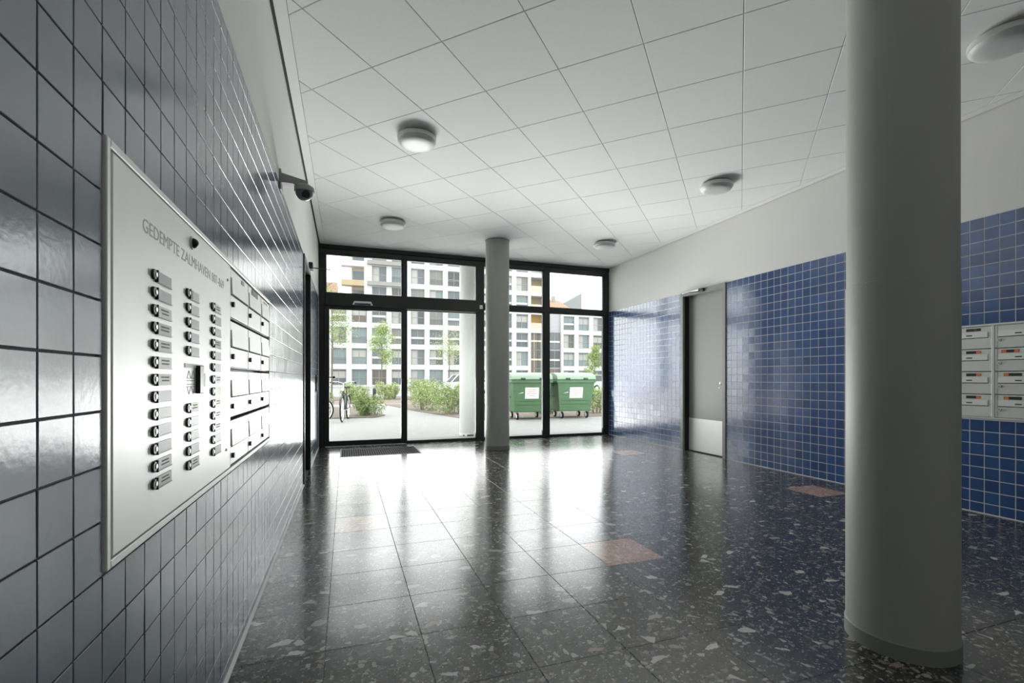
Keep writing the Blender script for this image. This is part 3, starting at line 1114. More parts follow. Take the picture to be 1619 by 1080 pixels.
# mailboxes set into the same frame
RW = ['top row', 'second row down', 'third row down', 'bottom row']
CW = ['beside the bell buttons', 'in the middle of its row', 'at the entrance end']
MCOL = [(2.104, 2.452), (2.462, 2.796), (2.806, PY1 - 0.020)]
zt = 1.566
ROWZ = [(1.378, zt), (1.180, 1.360), (0.986, 1.164), (0.798, 0.970)]
for ri, (za, zb) in enumerate(ROWZ):
    for ci, (ya, yb) in enumerate(MCOL):
        if ri == 0:
            lab = ['steel mailbox with a small grey tag in the top row beside the bell buttons',
                   'steel mailbox with a dark sticker on its top edge, in the top row',
                   'steel mailbox in the top row at the entrance end of the steel panel'][ci]
        else:
            lab = 'steel mailbox in the panel\'s %s, %s' % (RW[ri], CW[ci])
        b = empty('mailbox', (XL, (ya + yb) / 2, za), lab, 'mailbox', 'mailboxes in the steel panel')
        MB().box(XL - 0.045, XL - 0.006, ya - 0.001, yb + 0.001, za - 0.004, zb).build('body', M_CASING, b)
        MB().cbox(XL - 0.02, XP - 0.001, ya, yb, za, zb, 0.0015).build('door', M_STEEL, b)
        m = MB()
        f0, f1 = zb - 0.098, zb - 0.034
        m.add([(XP - 0.001, ya + 0.012, f0), (XP - 0.001, yb - 0.012, f0), (XP - 0.001, yb - 0.012, f1), (XP - 0.001, ya + 0.012, f1),
               (XP + 0.0045, ya + 0.012, f0), (XP + 0.0045, yb - 0.012, f0), (XP + 0.002, yb - 0.012, f1), (XP + 0.002, ya + 0.012, f1)],
              [(0, 1, 2, 3), (4, 5, 6, 7), (0, 1, 5, 4), (1, 2, 6, 5), (2, 3, 7, 6), (3, 0, 4, 7)])
        m.build('flap', M_STEEL, b)
        MB().box(XP - 0.001, XP + 0.0005, ya + 0.01, yb - 0.01, f0 - 0.006, f0).build('slot_shade_strip', M_GAP, b)  # flat dark strip, paints the shade below the flap
        m = MB()
        m.tube((XP - 0.001, ya + 0.03, f0 - 0.040), (XP + 0.008, ya + 0.03, f0 - 0.040), 0.0105, n=14)
        m.build('lock', M_BLACK, b, True)
        if ri == 0 and ci == 0:
            MB().box(XP, XP + 0.001, yb - 0.14, yb - 0.09, zb - 0.026, zb - 0.008).build('sticker', M_CASING, b)
        if ri == 0 and ci == 1:
            MB().box(XP, XP + 0.001, ya + 0.08, ya + 0.24, zb - 0.031, zb - 0.003).build('sticker', M_FRAME2, b)
        if ri == 0 and ci == 2:
            MB().box(XP, XP + 0.001, ya + 0.08, ya + 0.2, zb - 0.020, zb - 0.012).build('sticker', M_CASING, b)

# ------------------------------------------------------------------ mailbox bank on the right wall
bank = empty('mailbox_bank', (XR, 2.38, 0.80), 'aluminium frame holding the bank of mailboxes on the blue wall', 'mailbox bank')
y0, y1, z0, z1 = MAILR
m = MB()
XF = XR - 0.012
m.cbox(XF, XR + 0.05, y0, y1, z1 - 0.014, z1, 0.002)
m.cbox(XF, XR + 0.05, y0, y1, z0, z0 + 0.014, 0.002)
ym = 2.381
m.cbox(XF, XR + 0.05, ym - 0.011, ym + 0.011, z0 + 0.014, z1 - 0.014, 0.003)
m.cbox(XF, XR + 0.05, y1 - 0.016, y1, z0 + 0.014, z1 - 0.014, 0.002)
m.cbox(XF, XR + 0.05, y0, y0 + 0.016, z0 + 0.014, z1 - 0.014, 0.002)
m.build('frame', M_ALU, bank)
MB().box(XR + 0.05, XR + 0.29, y0, y1, z0, z1).build('backing', M_BLACK, bank)
M_ORANGE = pm('orange_sticker', (0.72, 0.16, 0.02), 0.5)
M_GREENS = pm('green_sticker', (0.05, 0.20, 0.05), 0.5)
M_PALE = pm('sticker_print', (0.80, 0.62, 0.40), 0.5)
ph = (z1 - z0 - 0.028) / 4
NM = ['top', 'second', 'third', 'bottom']
for c, (ya, yb) in enumerate(((ym + 0.012, y1 - 0.017), (y0 + 0.017, ym - 0.012))):
    for r in range(4):
        zb = z1 - 0.014 - r * ph - 0.003
        za = zb - ph + 0.006
        side = 'half hidden by the thick column' if c == 0 else 'at the outer edge of the bank'
        st = [['black and green sticker', 'no sticker'], ['one orange sticker', 'two orange stickers'],
              ['one orange sticker', 'an orange sticker'], ['one orange sticker', 'an orange sticker']][r][c]
        b = empty('mailbox', (XR, (ya + yb) / 2, za), 'grey mailbox with %s, %s row, %s' % (st, NM[r], side), 'mailbox', 'mailboxes on the blue wall')
        MB().cbox(XR - 0.006, XR + 0.045, ya, yb, za, zb, 0.0015).build('door', M_ALU, b)
        MB().box(XR - 0.010, XR - 0.006, yb - 0.012, yb - 0.003, za + 0.004, zb - 0.004).build('hinge_strip', M_ALU2, b, label='bright hinge strip')
        fz1, fz0 = zb - 0.045, zb - 0.092
        m = MB()
        xa, xb_ = XR - 0.007, XR - 0.0125
        fa, fb = ya + 0.022, yb - 0.022
        m.add([(xa, fa, fz0), (xa, fb, fz0), (xa, fb, fz1), (xa, fa, fz1), (xb_, fa, fz0 + 0.002), (xb_, fb, fz0 + 0.002), (xa - 0.003, fb, fz1), (xa - 0.003, fa, fz1)],
              [(0, 1, 2, 3), (4, 5, 6, 7), (0, 1, 5, 4), (1, 2, 6, 5), (2, 3, 7, 6), (3, 0, 4, 7)])
        fo = m.build('flap', pm('pale_aluminium', (0.84, 0.84, 0.81), 0.42, metal=0.25), b)
        MB().box(XR - 0.0065, XR - 0.0058, fa - 0.004, fb + 0.004, fz0 - 0.005, fz0).build('slot_shade_strip', M_GAP, b)  # shade under the flap, painted as a dark strip
        MB().box(XR - 0.0130, XR - 0.0100, (ya + yb) / 2 - 0.02, (ya + yb) / 2 + 0.02, fz0 + 0.016, fz0 + 0.026).build('number_print', M_ENGR, fo)
        m = MB()
        ly = yb - 0.03 if c else yb - 0.03
        m.tube((XR - 0.006, ly, fz0 - 0.028), (XR - 0.018, ly, fz0 - 0.028), 0.011, 0.010, 16)
        lk = m.build('lock', M_ALU2, b, True)
        MB().box(XR - 0.0185, XR - 0.0178, ly - 0.002, ly + 0.002, fz0 - 0.034, fz0 - 0.022).build('keyhole', M_BLACK, lk)
        sz0, sz1 = zb - 0.036, zb - 0.012
        xs = XR - 0.0065
        if c == 0:
            sa = ya + 0.068
            s = MB().box(xs - 0.001, xs, sa, sa + 0.10, sz0, sz1).build('sticker', M_FRAME2, b)
            if r == 0:
                MB().box(xs - 0.0014, xs - 0.001, sa + 0.028, sa + 0.046, sz0 + 0.004, sz1 - 0.004).build('green_mark', M_GREENS, s)
            else:
                MB().box(xs - 0.0014, xs - 0.001, sa, sa + 0.032, sz0, sz1).build('orange_mark', M_ORANGE, s)
                m = MB()
                text_right(m, 'NEE', 0.013, sa + 0.028, sz0 + 0.0075, xs - 0.0016, 0.0002)
                m.build('lettering', M_PALE, s)
        elif r > 0:
            sb = yb - (0.040 if r == 1 else 0.055)
            s = MB().box(xs - 0.001, xs, sb - 0.11, sb, sz0, sz1).build('sticker', M_FRAME2, b)
            for q in ((0, 0.078) if r == 1 else (0,)):
                MB().box(xs - 0.0014, xs - 0.001, sb - q - 0.032, sb - q, sz0, sz1).build('orange_mark', M_ORANGE, s)
                m = MB()
                text_right(m, 'NEE', 0.013, sb - q - 0.004, sz0 + 0.0075, xs - 0.0016, 0.0002)
                m.build('lettering', M_PALE, s)

# ================================================================== outdoors
M_PAVE = pm('pale_pavers', (0.30, 0.30, 0.295), 0.85, noise=(2.5, 0.06))
M_APRON = pm('grey_threshold_stone', (0.235, 0.24, 0.235), 0.8, noise=(3, 0.06))
M_SOIL = pm('brown_soil', (0.17, 0.14, 0.115), 0.95, noise=(8, 0.4))
M_BRICKP = pm('red_brown_clinker', (0.22, 0.165, 0.14), 0.9, noise=(6, 0.2))
gr = empty('ground', (0, 30, 0), kind='structure')
MB().box(-60, 110, YF + 0.12, 150, -0.3, -0.012).build('paving', M_PAVE, gr)
MB().box(-6, 10, YF + 0.12, YF + 0.75, -0.012, -0.004).build('threshold_strip', M_APRON, gr)
# beds and the clinker path, lying on the paving
m = MB()
m.prism([(-6, 14.5, -0.012), (0.80, 14.4, -0.012), (1.15, 15.2, -0.012), (0.4, 20.0, -0.012), (-6, 20.0, -0.012)], (0, 0, 0.03))
m.prism([(1.6, 21.5, -0.012), (2.35, 16.6, -0.012), (3.3, 12.6, -0.012), (11.5, 12.8, -0.012), (13, 21.5, -0.012)], (0, 0, 0.02))
m.prism([(-8, 26.0, -0.012), (5.5, 26.0, -0.012), (5.5, 31, -0.012), (-8, 31, -0.012)], (0, 0, 0.03))
m.build('planting_bed', M_SOIL, gr)
MB().box(-12, 16, 22.3, 25.6, -0.012, -0.006).build('clinker_path', M_BRICKP, gr)

M_LEAF = [pm('leaf_green_%d' % i, c, 0.6, rnd=0.1) for i, c in enumerate(((0.19, 0.265, 0.08), (0.265, 0.345, 0.12), (0.36, 0.42, 0.20)))]
M_BARK = pm('bark', (0.16, 0.13, 0.10), 0.9)


def leaf_cloud(pts, size, rnd):
    m = MB()
    for p in pts:
        d = Vector((rnd.gauss(0, 1), rnd.gauss(0, 1), rnd.gauss(0, 0.8))).normalized()
        a = d.orthogonal().normalized()
        a.rotate(Matrix.Rotation(rnd.random() * 6.28, 3, d))
        b = d.cross(a)
        s = size * (0.6 + 0.8 * rnd.random())
        p = Vector(p)
        m.add([p - a * s, p + b * s * 0.45 + d * s * 0.1, p + a * s, p - b * s * 0.45 + d * s * 0.1], [(0, 1, 2, 3)])
    return m


def shrub(name, loc, rx, ry, h, n, leaf, seed, label, cat='shrub', group='shrubs outside the entrance', mat=0, stems=9):
    rnd = random.Random(seed)
    t = empty(name, loc, label, cat, group)
    pts = []
    nb = 9
    bl = [(rnd.uniform(-0.62, 0.62) * rx, rnd.uniform(-0.62, 0.62) * ry, rnd.uniform(0.30, 0.66) * h, rnd.uniform(0.30, 0.5)) for _ in range(nb)]
    for i in range(n):
        bx, by, bz, br_ = rnd.choice(bl)
        v = Vector((rnd.gauss(0, 1), rnd.gauss(0, 1), rnd.gauss(0, 1))).normalized() * rnd.uniform(0.55, 1.0)
        q = (bx + v.x * br_ * rx, by + v.y * br_ * ry, max(0.03, bz + v.z * 0.42 * h))
        pts.append((loc[0] + q[0], loc[1] + q[1], loc[2] + q[2]))
    a = leaf_cloud(pts[::2], leaf, rnd)
    a.build('foliage', M_LEAF[mat], t, kind='stuff')
    leaf_cloud(pts[1::2], leaf, rnd).build('pale_foliage', M_LEAF[min(2, mat + 1)], t, kind='stuff')
    m = MB()
    for i in range(stems):
        x, y = rnd.uniform(-0.6, 0.6) * rx, rnd.uniform(-0.6, 0.6) * ry
        m.tube((loc[0] + x * 0.6, loc[1] + y * 0.6, loc[2]), (loc[0] + x, loc[1] + y, loc[2] + h * 0.7), 0.012, 0.006, 6)
    m.build('stems', M_BARK, t, kind='stuff')
    return t


shrub('shrub', (0.70, 15.15, 0.01), 0.60, 0.72, 0.72, 3900, 0.030, 1, 'low bushy green shrub beside the parked bicycles')
shrub('shrub', (-1.0, 17.0, 0.01), 0.7, 0.8, 1.0, 2340, 0.030, 2, 'green shrub growing behind the parked bicycles')
shrub('shrub', (2.75, 17.4, 0.01), 0.8, 1.0, 1.05, 3900, 0.033, 3, 'sparse shrub at the path end of the planted bed', mat=1)
shrub('shrub', (3.3, 15.3, 0.01), 0.85, 0.85, 1.05, 4940, 0.033, 4, 'dense green shrub just behind the pale outside column', mat=1)
shrub('shrub', (4.9, 15.9, 0.01), 0.7, 0.8, 1.0, 2080, 0.036, 5, 'green shrub behind the nearer wheeled bin')
shrub('shrub', (7.72, 13.75, 0.01), 0.46, 0.6, 0.95, 2600, 0.030, 6, 'leafy shrub between the green bins and the blue wall', mat=1)
shrub('shrub', (6.2, 14.1, 0.01), 0.7, 0.4, 0.45, 1560, 0.030, 7, 'low green plants growing behind the wheeled bins')
shrub('shrub', (0.55, 27.2, 0.01), 0.9, 0.8, 0.95, 2340, 0.048, 8, 'far green shrub before the ground floor doorway', mat=1)
shrub('shrub', (2.3, 27.0, 0.01), 0.95, 0.8, 1.0, 2340, 0.048, 9, 'far green shrub beside the dark bollard', mat=1)
shrub('shrub', (3.9, 27.0, 0.01), 0.9, 0.8, 1.2, 2340, 0.048, 10, 'taller far green shrub beyond the sliding door edge', mat=1)


def tree(name, loc, h, cz0, r, n, leaf, seed, label, mat=1, nb=22):
    rnd = random.Random(seed)
    t = empty(name, loc, label, 'tree', 'young trees in the courtyard')
    m = MB()
    x, y, z = loc
    m.tube((x, y, z), (x + 0.05, y, z + h * 0.55), 0.05, 0.035, 8)
    m.tube((x + 0.05, y, z + h * 0.55), (x, y, z + h * 0.96), 0.035, 0.01, 8)
    tips = []
    for i in range(nb):
        zz = cz0 + (h - cz0) * rnd.random() * 0.8
        an = rnd.random() * 2 * pi
        k = r * (0.35 + 0.75 * rnd.random()) * (1.05 - 0.55 * (zz - cz0) / (h - cz0))
        e = (x + cos(an) * k, y + sin(an) * k, z + zz + k * 0.7)
        m.tube((x + 0.03, y, z + zz), e, 0.014, 0.005, 5)
        tips += [e, tuple((Vector(e) + Vector((x, y, z + zz))) / 2)]
    m.build('trunk', M_BARK, t)
    pts = []
    for i in range(n):
        q = rnd.choice(tips)
        s = 0.22 * r
        pts.append((q[0] + rnd.gauss(0, s), q[1] + rnd.gauss(0, s), q[2] + rnd.gauss(0, s)))
    leaf_cloud(pts, leaf, rnd).build('foliage', M_LEAF[mat], t, kind='stuff')
    return t


tree('young_tree', (-0.75, 28.0, 0), 6.3, 2.6, 1.1, 2070, 0.049, 21, 'slender young tree above the bicycles')
tree('young_tree', (2.45, 36.0, 0), 5.4, 1.9, 1.0, 2530, 0.065, 22, 'young green tree in front of the white grid building, behind the bollard')
tree('young_tree', (8.3, 40.0, 0), 5.3, 2.2, 1.5, 1609, 0.058, 23, 'thin young tree beyond the planted bed, left of the outside column', 2)
tree('young_tree', (22.3, 40.0, 0), 4.6, 0.9, 0.75, 2989, 0.072, 24, 'full young tree above the shrub beside the bins', 1)
tree('young_tree', (-1.9, 36.0, 0), 9.6, 6.0, 1.9, 598, 0.058, 25, 'tall bare-topped tree showing through the upper pane', 0, 110)

# bollard
t = empty('bollard', (1.41, 26.0, 0), 'short dark bollard standing by the far path', 'bollard')
MB().tube((1.41, 26.0, -0.01), (1.41, 26.0, 0.56), 0.085, n=16).build('post', M_FRAME, t, True)
MB().sphere((1.41, 26.0, 0.56), 0.085, 16, 6, 0, 1).build('cap', M_FRAME, t, True)


# ------------------------------------------------------------------ bicycles
def bicycle(label):
    """along +x, front wheel at +x, wheels on z = 0"""
    t = empty('bicycle', (0, 0, 0), label, 'bicycle', 'bicycles parked outside')
    m_fr = pm('bike_frame_black', (0.03, 0.03, 0.032), 0.35)
    R = 0.335
    for nm, x in (('rear_wheel', -0.53), ('front_wheel', 0.55)):
        wobj = MB().torus((x, 0, R), R - 0.02, 0.019, 'y', 32, 8).build(nm, M_RUBBER, t, True)
        m = MB()
        m.torus((x, 0, R), R - 0.046, 0.015, 'y', 32, 6)
        m.tube((x, -0.04, R), (x, 0.04, R), 0.018, n=8)
        for i in range(16):
            a = 2 * pi * i / 16
            m.tube((x, 0.02 * (-1) ** i, R), (x + (R - 0.05) * cos(a), 0, R + (R - 0.05) * sin(a)), 0.0028, n=4, caps=False)
        m.build('rim', M_ALU2, wobj, True)
    m = MB()
    bb, st, ht, hb = (-0.08, 0, 0.29), (-0.24, 0, 0.80), (0.36, 0, 0.88), (0.40, 0, 0.70)
    m.tube(bb, st, 0.016)
    m.tube(bb, hb, 0.019)
    m.tube((-0.20, 0, 0.68), (0.375, 0, 0.80), 0.015)
    m.tube(ht, hb, 0.021)
    for s in (-0.05, 0.05):
        m.tube(bb, (-0.53, s, R), 0.010, n=8)
        m.tube((-0.22, 0, 0.72), (-0.53, s, R), 0.009, n=8)
    m.build('frame', m_fr, t, True)
    m = MB()
    for s in (-0.05, 0.05):
        m.path([(0.405, s * 0.6, 0.70), (0.46, s, 0.52), (0.55, s, R)], 0.011)
    m.tube((0.405, -0.04, 0.70), (0.405, 0.04, 0.70), 0.014)
    m.build('fork', m_fr, t, True)
    m = MB()
    m.tube(ht, (0.34, 0, 1.02), 0.012)
    for s in (-1, 1):
        m.path([(0.34, 0, 1.02), (0.38, s * 0.14, 1.06), (0.30, s * 0.27, 1.06), (0.16, s * 0.29, 1.03)], 0.011)
    m.build('handlebar', M_STEEL2, t, True)
    m = MB()
    for s in (-1, 1):
        m.tube((0.26, s * 0.275, 1.052), (0.14, s * 0.295, 1.025), 0.017, n=8)
    m.build('grips', M_RUBBER, t, True)
    m = MB()
    m.tube(st, (-0.26, 0, 0.90), 0.012)
    m.add([(-0.40, -0.09, 0.93), (-0.40, 0.09, 0.93), (-0.02, 0.02, 0.92), (-0.02, -0.02, 0.92), (-0.38, -0.06, 0.88), (-0.38, 0.06, 0.88), (-0.05, 0.015, 0.89), (-0.05, -0.015, 0.89)],
          [(0, 1, 2, 3), (7, 6, 5, 4), (0, 4, 5, 1), (1, 5, 6, 2), (2, 6, 7, 3), (3, 7, 4, 0)])
    m.build('saddle', M_BLACK, t)
    m = MB()
    for x in (-0.53, 0.55):
        for i in range(10):
            a0, a1 = radians(20 + 15 * i), radians(35 + 15 * i)
            r = R + 0.025
            m.add([(x + r * cos(a), y, R + r * sin(a)) for a in (a0, a1) for y in (-0.028, 0.028)], [(0, 1, 3, 2)])
    m.build('mudguards', m_fr, t)
    m = MB()
    m.tube((0.40, 0, 0.86), (0.48, 0, 0.86), 0.030, 0.042, 14)
    m.tube((0.37, 0, 0.86), (0.41, 0, 0.86), 0.012, n=8)
    m.build('headlamp', M_ALU2, t, True)
    m = MB()
    m.tube((-0.08, -0.06, 0.29), (-0.08, 0.06, 0.29), 0.012)
    m.tube((-0.08, -0.05, 0.29), (-0.08, -0.05, 0.28), 0.09, n=20)
    m.tube((-0.08, 0.06, 0.29), (0.04, 0.07, 0.18), 0.009)
    m.tube((-0.08, -0.06, 0.29), (-0.20, -0.07, 0.40), 0.009)
    m.box(-0.01, 0.09, 0.06, 0.14, 0.17, 0.19)
    m.box(-0.25, -0.15, -0.14, -0.06, 0.39, 0.41)
    m.build('cranks', M_STEEL2, t)
    return t


bk = bicycle('dark bicycle seen nearly head-on beside the low shrub')
bk.location = (-0.02, 13.75, -0.012)
bk.rotation_euler = (0, 0, radians(-98))
copy_tree(bk, (-1.17, 13.25, -0.012), radians(-8), 'bicycle seen from its side with its near wheel turned to the door')
copy_tree(bk, (-0.75, 15.05, -0.012), radians(-80), 'bicycle parked behind the others, its handlebar showing between them')

# ------------------------------------------------------------------ wheeled bins
M_BIN = pm('bin_green', (0.09, 0.18, 0.082), 0.5, noise=(3, 0.12))
M_LID = pm('bin_lid_pale_green', (0.26, 0.35, 0.26), 0.5)
M_BIND = pm('bin_dark_green', (0.03, 0.09, 0.035), 0.5)
M_PAPER = pm('white_paper_sign', (0.82, 0.80, 0.78), 0.6)
M_PRINT = pm('faded_pink_print', (0.62, 0.45, 0.45), 0.6)


def bin_(label):
    """front faces -y, centred in x, front foot at y = 0"""
    t = empty('wheeled_bin', (0, 0, 0), label, 'bin', 'green wheeled bins')
    m = MB()
    w0, w1, d0, d1, za, zb = 0.47, 0.56, 0.10, 0.0, 0.23, 1.02
    A = [(-w0, 0.10), (w0, 0.10), (w0, 0.80), (-w0, 0.80)]
    B = [(-w1, 0.0), (w1, 0.0), (w1, 0.92), (-w1, 0.92)]
    m.add([(x, y, za) for x, y in A] + [(x, y, zb) for x, y in B],
          [(3, 2, 1, 0), (4, 5, 6, 7)] + [(i, (i + 1) % 4, 4 + (i + 1) % 4, 4 + i) for i in range(4)])
    m.build('body', M_BIN, t)
    m = MB()
    m.cbox(-0.60, 0.60, -0.04, 0.96, 1.02, 1.10, 0.01)
    m.build('rim', M_BIN, t)
    MB().box(-0.595, 0.595, -0.045, 0.965, 1.10, 1.118).build('lid_seam', M_BIND, t)
    m = MB()
    n = 10
    prof = []
    for i in range(n + 1):
        a = pi * i / n
        prof.append((0.46 - 0.50 * cos(a), 1.118 + 0.19 * sin(a) ** 0.8 if 0 < i < n else 1.118))
    L = [(-0.59, y, z) for y, z in prof]
    R_ = [(0.59, y, z) for y, z in prof]
    k = n + 1
    m.add(L + R_, [tuple(range(k)), tuple(range(k, 2 * k))[::-1]] + [(i, i + 1, k + i + 1, k + i) for i in range(n)] + [(0, k, 2 * k - 1, k - 1)])
    m.build('lid', M_LID, t, True)
    for x in (-0.27, 0.27):
        m = MB()
        m.cbox(x - 0.06, x + 0.06, -0.075, 0.0, 1.115, 1.16, 0.008)
        m.build('lid_handle', M_BIND, t)
    for s in (-1, 1):
        m = MB()
        m.tube((s * 0.60, 0.46, 1.00), (s * 0.66, 0.46, 1.00), 0.035, n=14)
        m.cbox(min(s * 0.56, s * 0.60), max(s * 0.56, s * 0.60), 0.35, 0.57, 0.92, 1.04, 0.006)
        m.path([(s * 0.57, 0.15, 0.62), (s * 0.63, 0.18, 0.66), (s * 0.63, 0.36, 0.66), (s * 0.57, 0.4, 0.62)], 0.015)
        m.build('lifting_pin', M_BIND, t)
    s = MB()
    # paper sign lies on the sloping front
    def front(x, z, o):
        k = (z - za) / (zb - za)
        return (x, 0.10 * (1 - k) - o, z)
    s.add([front(-0.19, 0.58, 0.004), front(0.21, 0.58, 0.004), front(0.21, 0.89, 0.004), front(-0.19, 0.89, 0.004),
           front(-0.19, 0.58, 0), front(0.21, 0.58, 0), front(0.21, 0.89, 0), front(-0.19, 0.89, 0)],
          [(0, 1, 2, 3), (0, 4, 5, 1), (1, 5, 6, 2), (2, 6, 7, 3), (3, 7, 4, 0)])
    sg = s.build('paper_sign', M_PAPER, t)
    m = MB()
    for i, (a, b) in enumerate(((-0.12, 0.14), (-0.10, 0.12), (-0.14, 0.15), (-0.08, 0.1))):
        z = 0.82 - i * 0.055
        m.add([front(a, z, 0.005), front(b, z, 0.005), front(b, z + 0.02, 0.005), front(a, z + 0.02, 0.005)], [(0, 1, 2, 3)])
    m.build('printed_lines', M_PRINT, sg)
    m = MB()
    m.add([front(-0.38, 0.72, 0.003), front(-0.24, 0.74, 0.003), front(-0.24, 0.765, 0.003), front(-0.36, 0.73, 0.003)], [(0, 1, 2, 3)])
    m.build('white_mark', M_PAPER, t)
    m = MB()
    m.box(-0.48, 0.48, 0.10, 0.80, 0.205, 0.235)
    for z in (0.40, 0.5):
        m.add([front(-0.44, z, 0.006), front(0.44, z, 0.006), front(0.44, z + 0.012, 0.006), front(-0.44, z + 0.012, 0.006)], [(0, 1, 2, 3)])
    m.build('bottom_rail', M_BIND, t)
    for x in (-0.38, 0.38):
        for y in (0.16, 0.74):
            c = MB()
            c.tube((x - 0.022, y, 0.095), (x + 0.022, y, 0.095), 0.095, n=24)
            wh = c.build('caster', M_RUBBER, t, True)
            m = MB()
            m.tube((x - 0.027, y, 0.095), (x + 0.027, y, 0.095), 0.058, n=18)
            m.path([(x - 0.032, y, 0.095), (x - 0.032, y + 0.03, 0.205)], 0.01)
            m.path([(x + 0.032, y, 0.095), (x + 0.032, y + 0.03, 0.205)], 0.01)
            m.build('hub', M_ALU2, wh, True)
    return t


b1 = bin_('green wheeled bin nearer the indoor column, with a white paper sign')
b1.location = (4.84, 12.15, -0.002)
b1.rotation_euler = (0, 0, radians(-4))
copy_tree(b1, (6.2, 12.15, -0.002), radians(-4), 'green wheeled bin nearer the blue wall, with a white paper sign')

# ------------------------------------------------------------------ white apartment buildings
M_BW = pm('white_render', (0.56, 0.555, 0.54), 0.8, noise=(0.6, 0.03))
M_BACK = pm('recess_grey', (0.30, 0.30, 0.29), 0.8)
M_TAN = pm('tan_cladding', (0.42, 0.33, 0.21), 0.7)
M_WFRAME = pm('window_frame_grey', (0.26, 0.27, 0.27), 0.5)
M_PANES = [pm('far_pane_%d' % i, c, 0.12) for i, c in enumerate(((0.06, 0.07, 0.065), (0.11, 0.125, 0.13), (0.18, 0.17, 0.15), (0.11, 0.09, 0.07), (0.17, 0.21, 0.21)))]
YBD, WW, WH, PX, PZ_ = 70.0, 2.0, 2.25, 2.72, 2.95
# window mesh, hung at its lower left corner, facing -y
m = MB()
for a in ((0, 0.09, 0, WH), (WW - 0.09, WW, 0, WH), (0.09, WW - 0.09, 0, 0.09), (0.09, WW - 0.09, WH - 0.12, WH), (0.96, 1.04, 0.09, WH - 0.12), (0.09, WW - 0.09, 0.98, 1.05)):
    m.box(a[0], a[1], -0.06, 0.05, a[2], a[3])
ME_WIN = m.mesh('window', M_WFRAME)
ME_PANE = [MB().box(0.09, WW - 0.09, 0.0, 0.03, 0.09, WH - 0.12).mesh('pane', mm) for mm in M_PANES]
m = MB()
for i in range(13):
    x = 0.06 + i * (WW - 0.14) / 12
    m.box(x, x + 0.03, -0.12, -0.10, 0.02, 0.80)
m.box(0.02, WW - 0.02, -0.13, -0.09, 0.78, 0.86)
ME_RAIL = m.mesh('railing', pm('balcony_rail_grey', (0.20, 0.21, 0.21), 0.5))
m = MB()
m.box(0.02, WW - 0.02, -0.14, -0.09, 0.84, 1.14)
ME_BAND = m.mesh('balcony_band', pm('balcony_band_pale', (0.50, 0.50, 0.49), 0.6))
M_CURT = pm('pale_curtain', (0.38, 0.37, 0.34), 0.8)
ME_CURT = MB().box(0.12, 0.95, -0.02, 0.0, 0.1, WH - 0.13).mesh('curtain', M_CURT)
ME_CURT2 = MB().box(0.10, WW - 0.1, -0.02, 0.0, 1.06, WH - 0.3).mesh('blind', M_CURT)
rb = random.Random(5)


def block(label, cols, rows, x_left, x_right, ztop, depth=11, skip=(), name='apartment_building'):
    """white grid facade: solid back volume, piers and bands standing proud, one window per cell"""
    t = empty(name, ((x_left + x_right) / 2, YBD, 0), label, 'building')
    m = MB()
    m.box(x_left, x_right, YBD + 0.45, YBD + depth, -0.1, ztop)
    xs = [3.48 + PX * c for c in cols]
    edges = [x_left] + [v for x in xs for v in (x, x + WW)] + [x_right]
    for i in range(0, len(edges), 2):
        if edges[i + 1] > edges[i] + 0.02:
            m.box(edges[i], edges[i + 1], YBD, YBD + 0.45, -0.1, ztop)
    zs = [0.20 + PZ_ * r for r in rows]
    for x in xs:
        zz = [-0.1] + [v for z in zs for v in (z, z + WH)] + [ztop]
        for i in range(0, len(zz), 2):
            m.box(x, x + WW, YBD + 0.002, YBD + 0.45, zz[i], zz[i + 1])
    m.build('wall', M_BW, t)
    for r in rows:
        for c in cols:
            if (c, r) in skip:
                continue
            loc = (3.48 + PX * c, YBD + 0.36, 0.20 + PZ_ * r)
            wn = inst('window', ME_WIN, loc, t)
            inst('pane', ME_PANE[rb.choice((0, 1, 1, 2, 3, 4, 4))], loc, wn)
            k = rb.random()
            if k < 0.62 and r > 0:
                inst('railing', ME_RAIL, loc, wn)
                if k > 0.18:
                    inst('balcony_band', ME_BAND, loc, wn)
            if k > 0.55:
                inst('curtain', ME_CURT if rb.random() < 0.6 else ME_CURT2, loc, wn)
    return t


tall = block('tall white apartment block with a grid of square windows across the courtyard', list(range(0, 9)), list(range(0, 7)), 2.79, 27.7, 21.4)
# recessed loggias on its left corner, upper floors
m = MB()
for r in (4, 5, 6):
    m.box(2.79, 8.3, YBD - 0.55, YBD + 0.0, 0.20 + PZ_ * r - 0.62, 0.20 + PZ_ * r - 0.06)
m.build('loggia_band', pm('grey_beige_band', (0.26, 0.25, 0.23), 0.8), tall)
# bay with recessed balconies at its right end
t = empty('balcony_tower', (29.3, YBD, 0), 'narrow tower of recessed tan balconies at the end of the tall white block', 'building')
m = MB()
m.box(27.72, 30.9, YBD + 2.0, YBD + 11, -0.1, 21.4)
m.box(30.2, 30.9, YBD, YBD + 2.0, -0.1, 21.4)
for r in range(3, 7):
    m.box(27.72, 30.2, YBD, YBD + 2.0, 0.20 + PZ_ * r - 0.65, 0.20 + PZ_ * r)
m.box(27.72, 30.2, YBD, YBD + 2.0, 20.7, 21.4)
m.build('wall', M_BW, t)
for r in range(3, 6):
    z = 0.20 + PZ_ * r
    MB().box(27.74, 30.2, YBD + 1.9, YBD + 2.0, z, z + 2.3).build('back_panel', M_TAN if r != 3 else pm('orange_tan', (0.62, 0.38, 0.13), 0.7), t)
    MB().box(27.74, 30.2, YBD + 0.05, YBD + 0.1, z, z + 0.95).build('balustrade', pm('cream_balustrade', (0.46, 0.41, 0.32), 0.7), t)
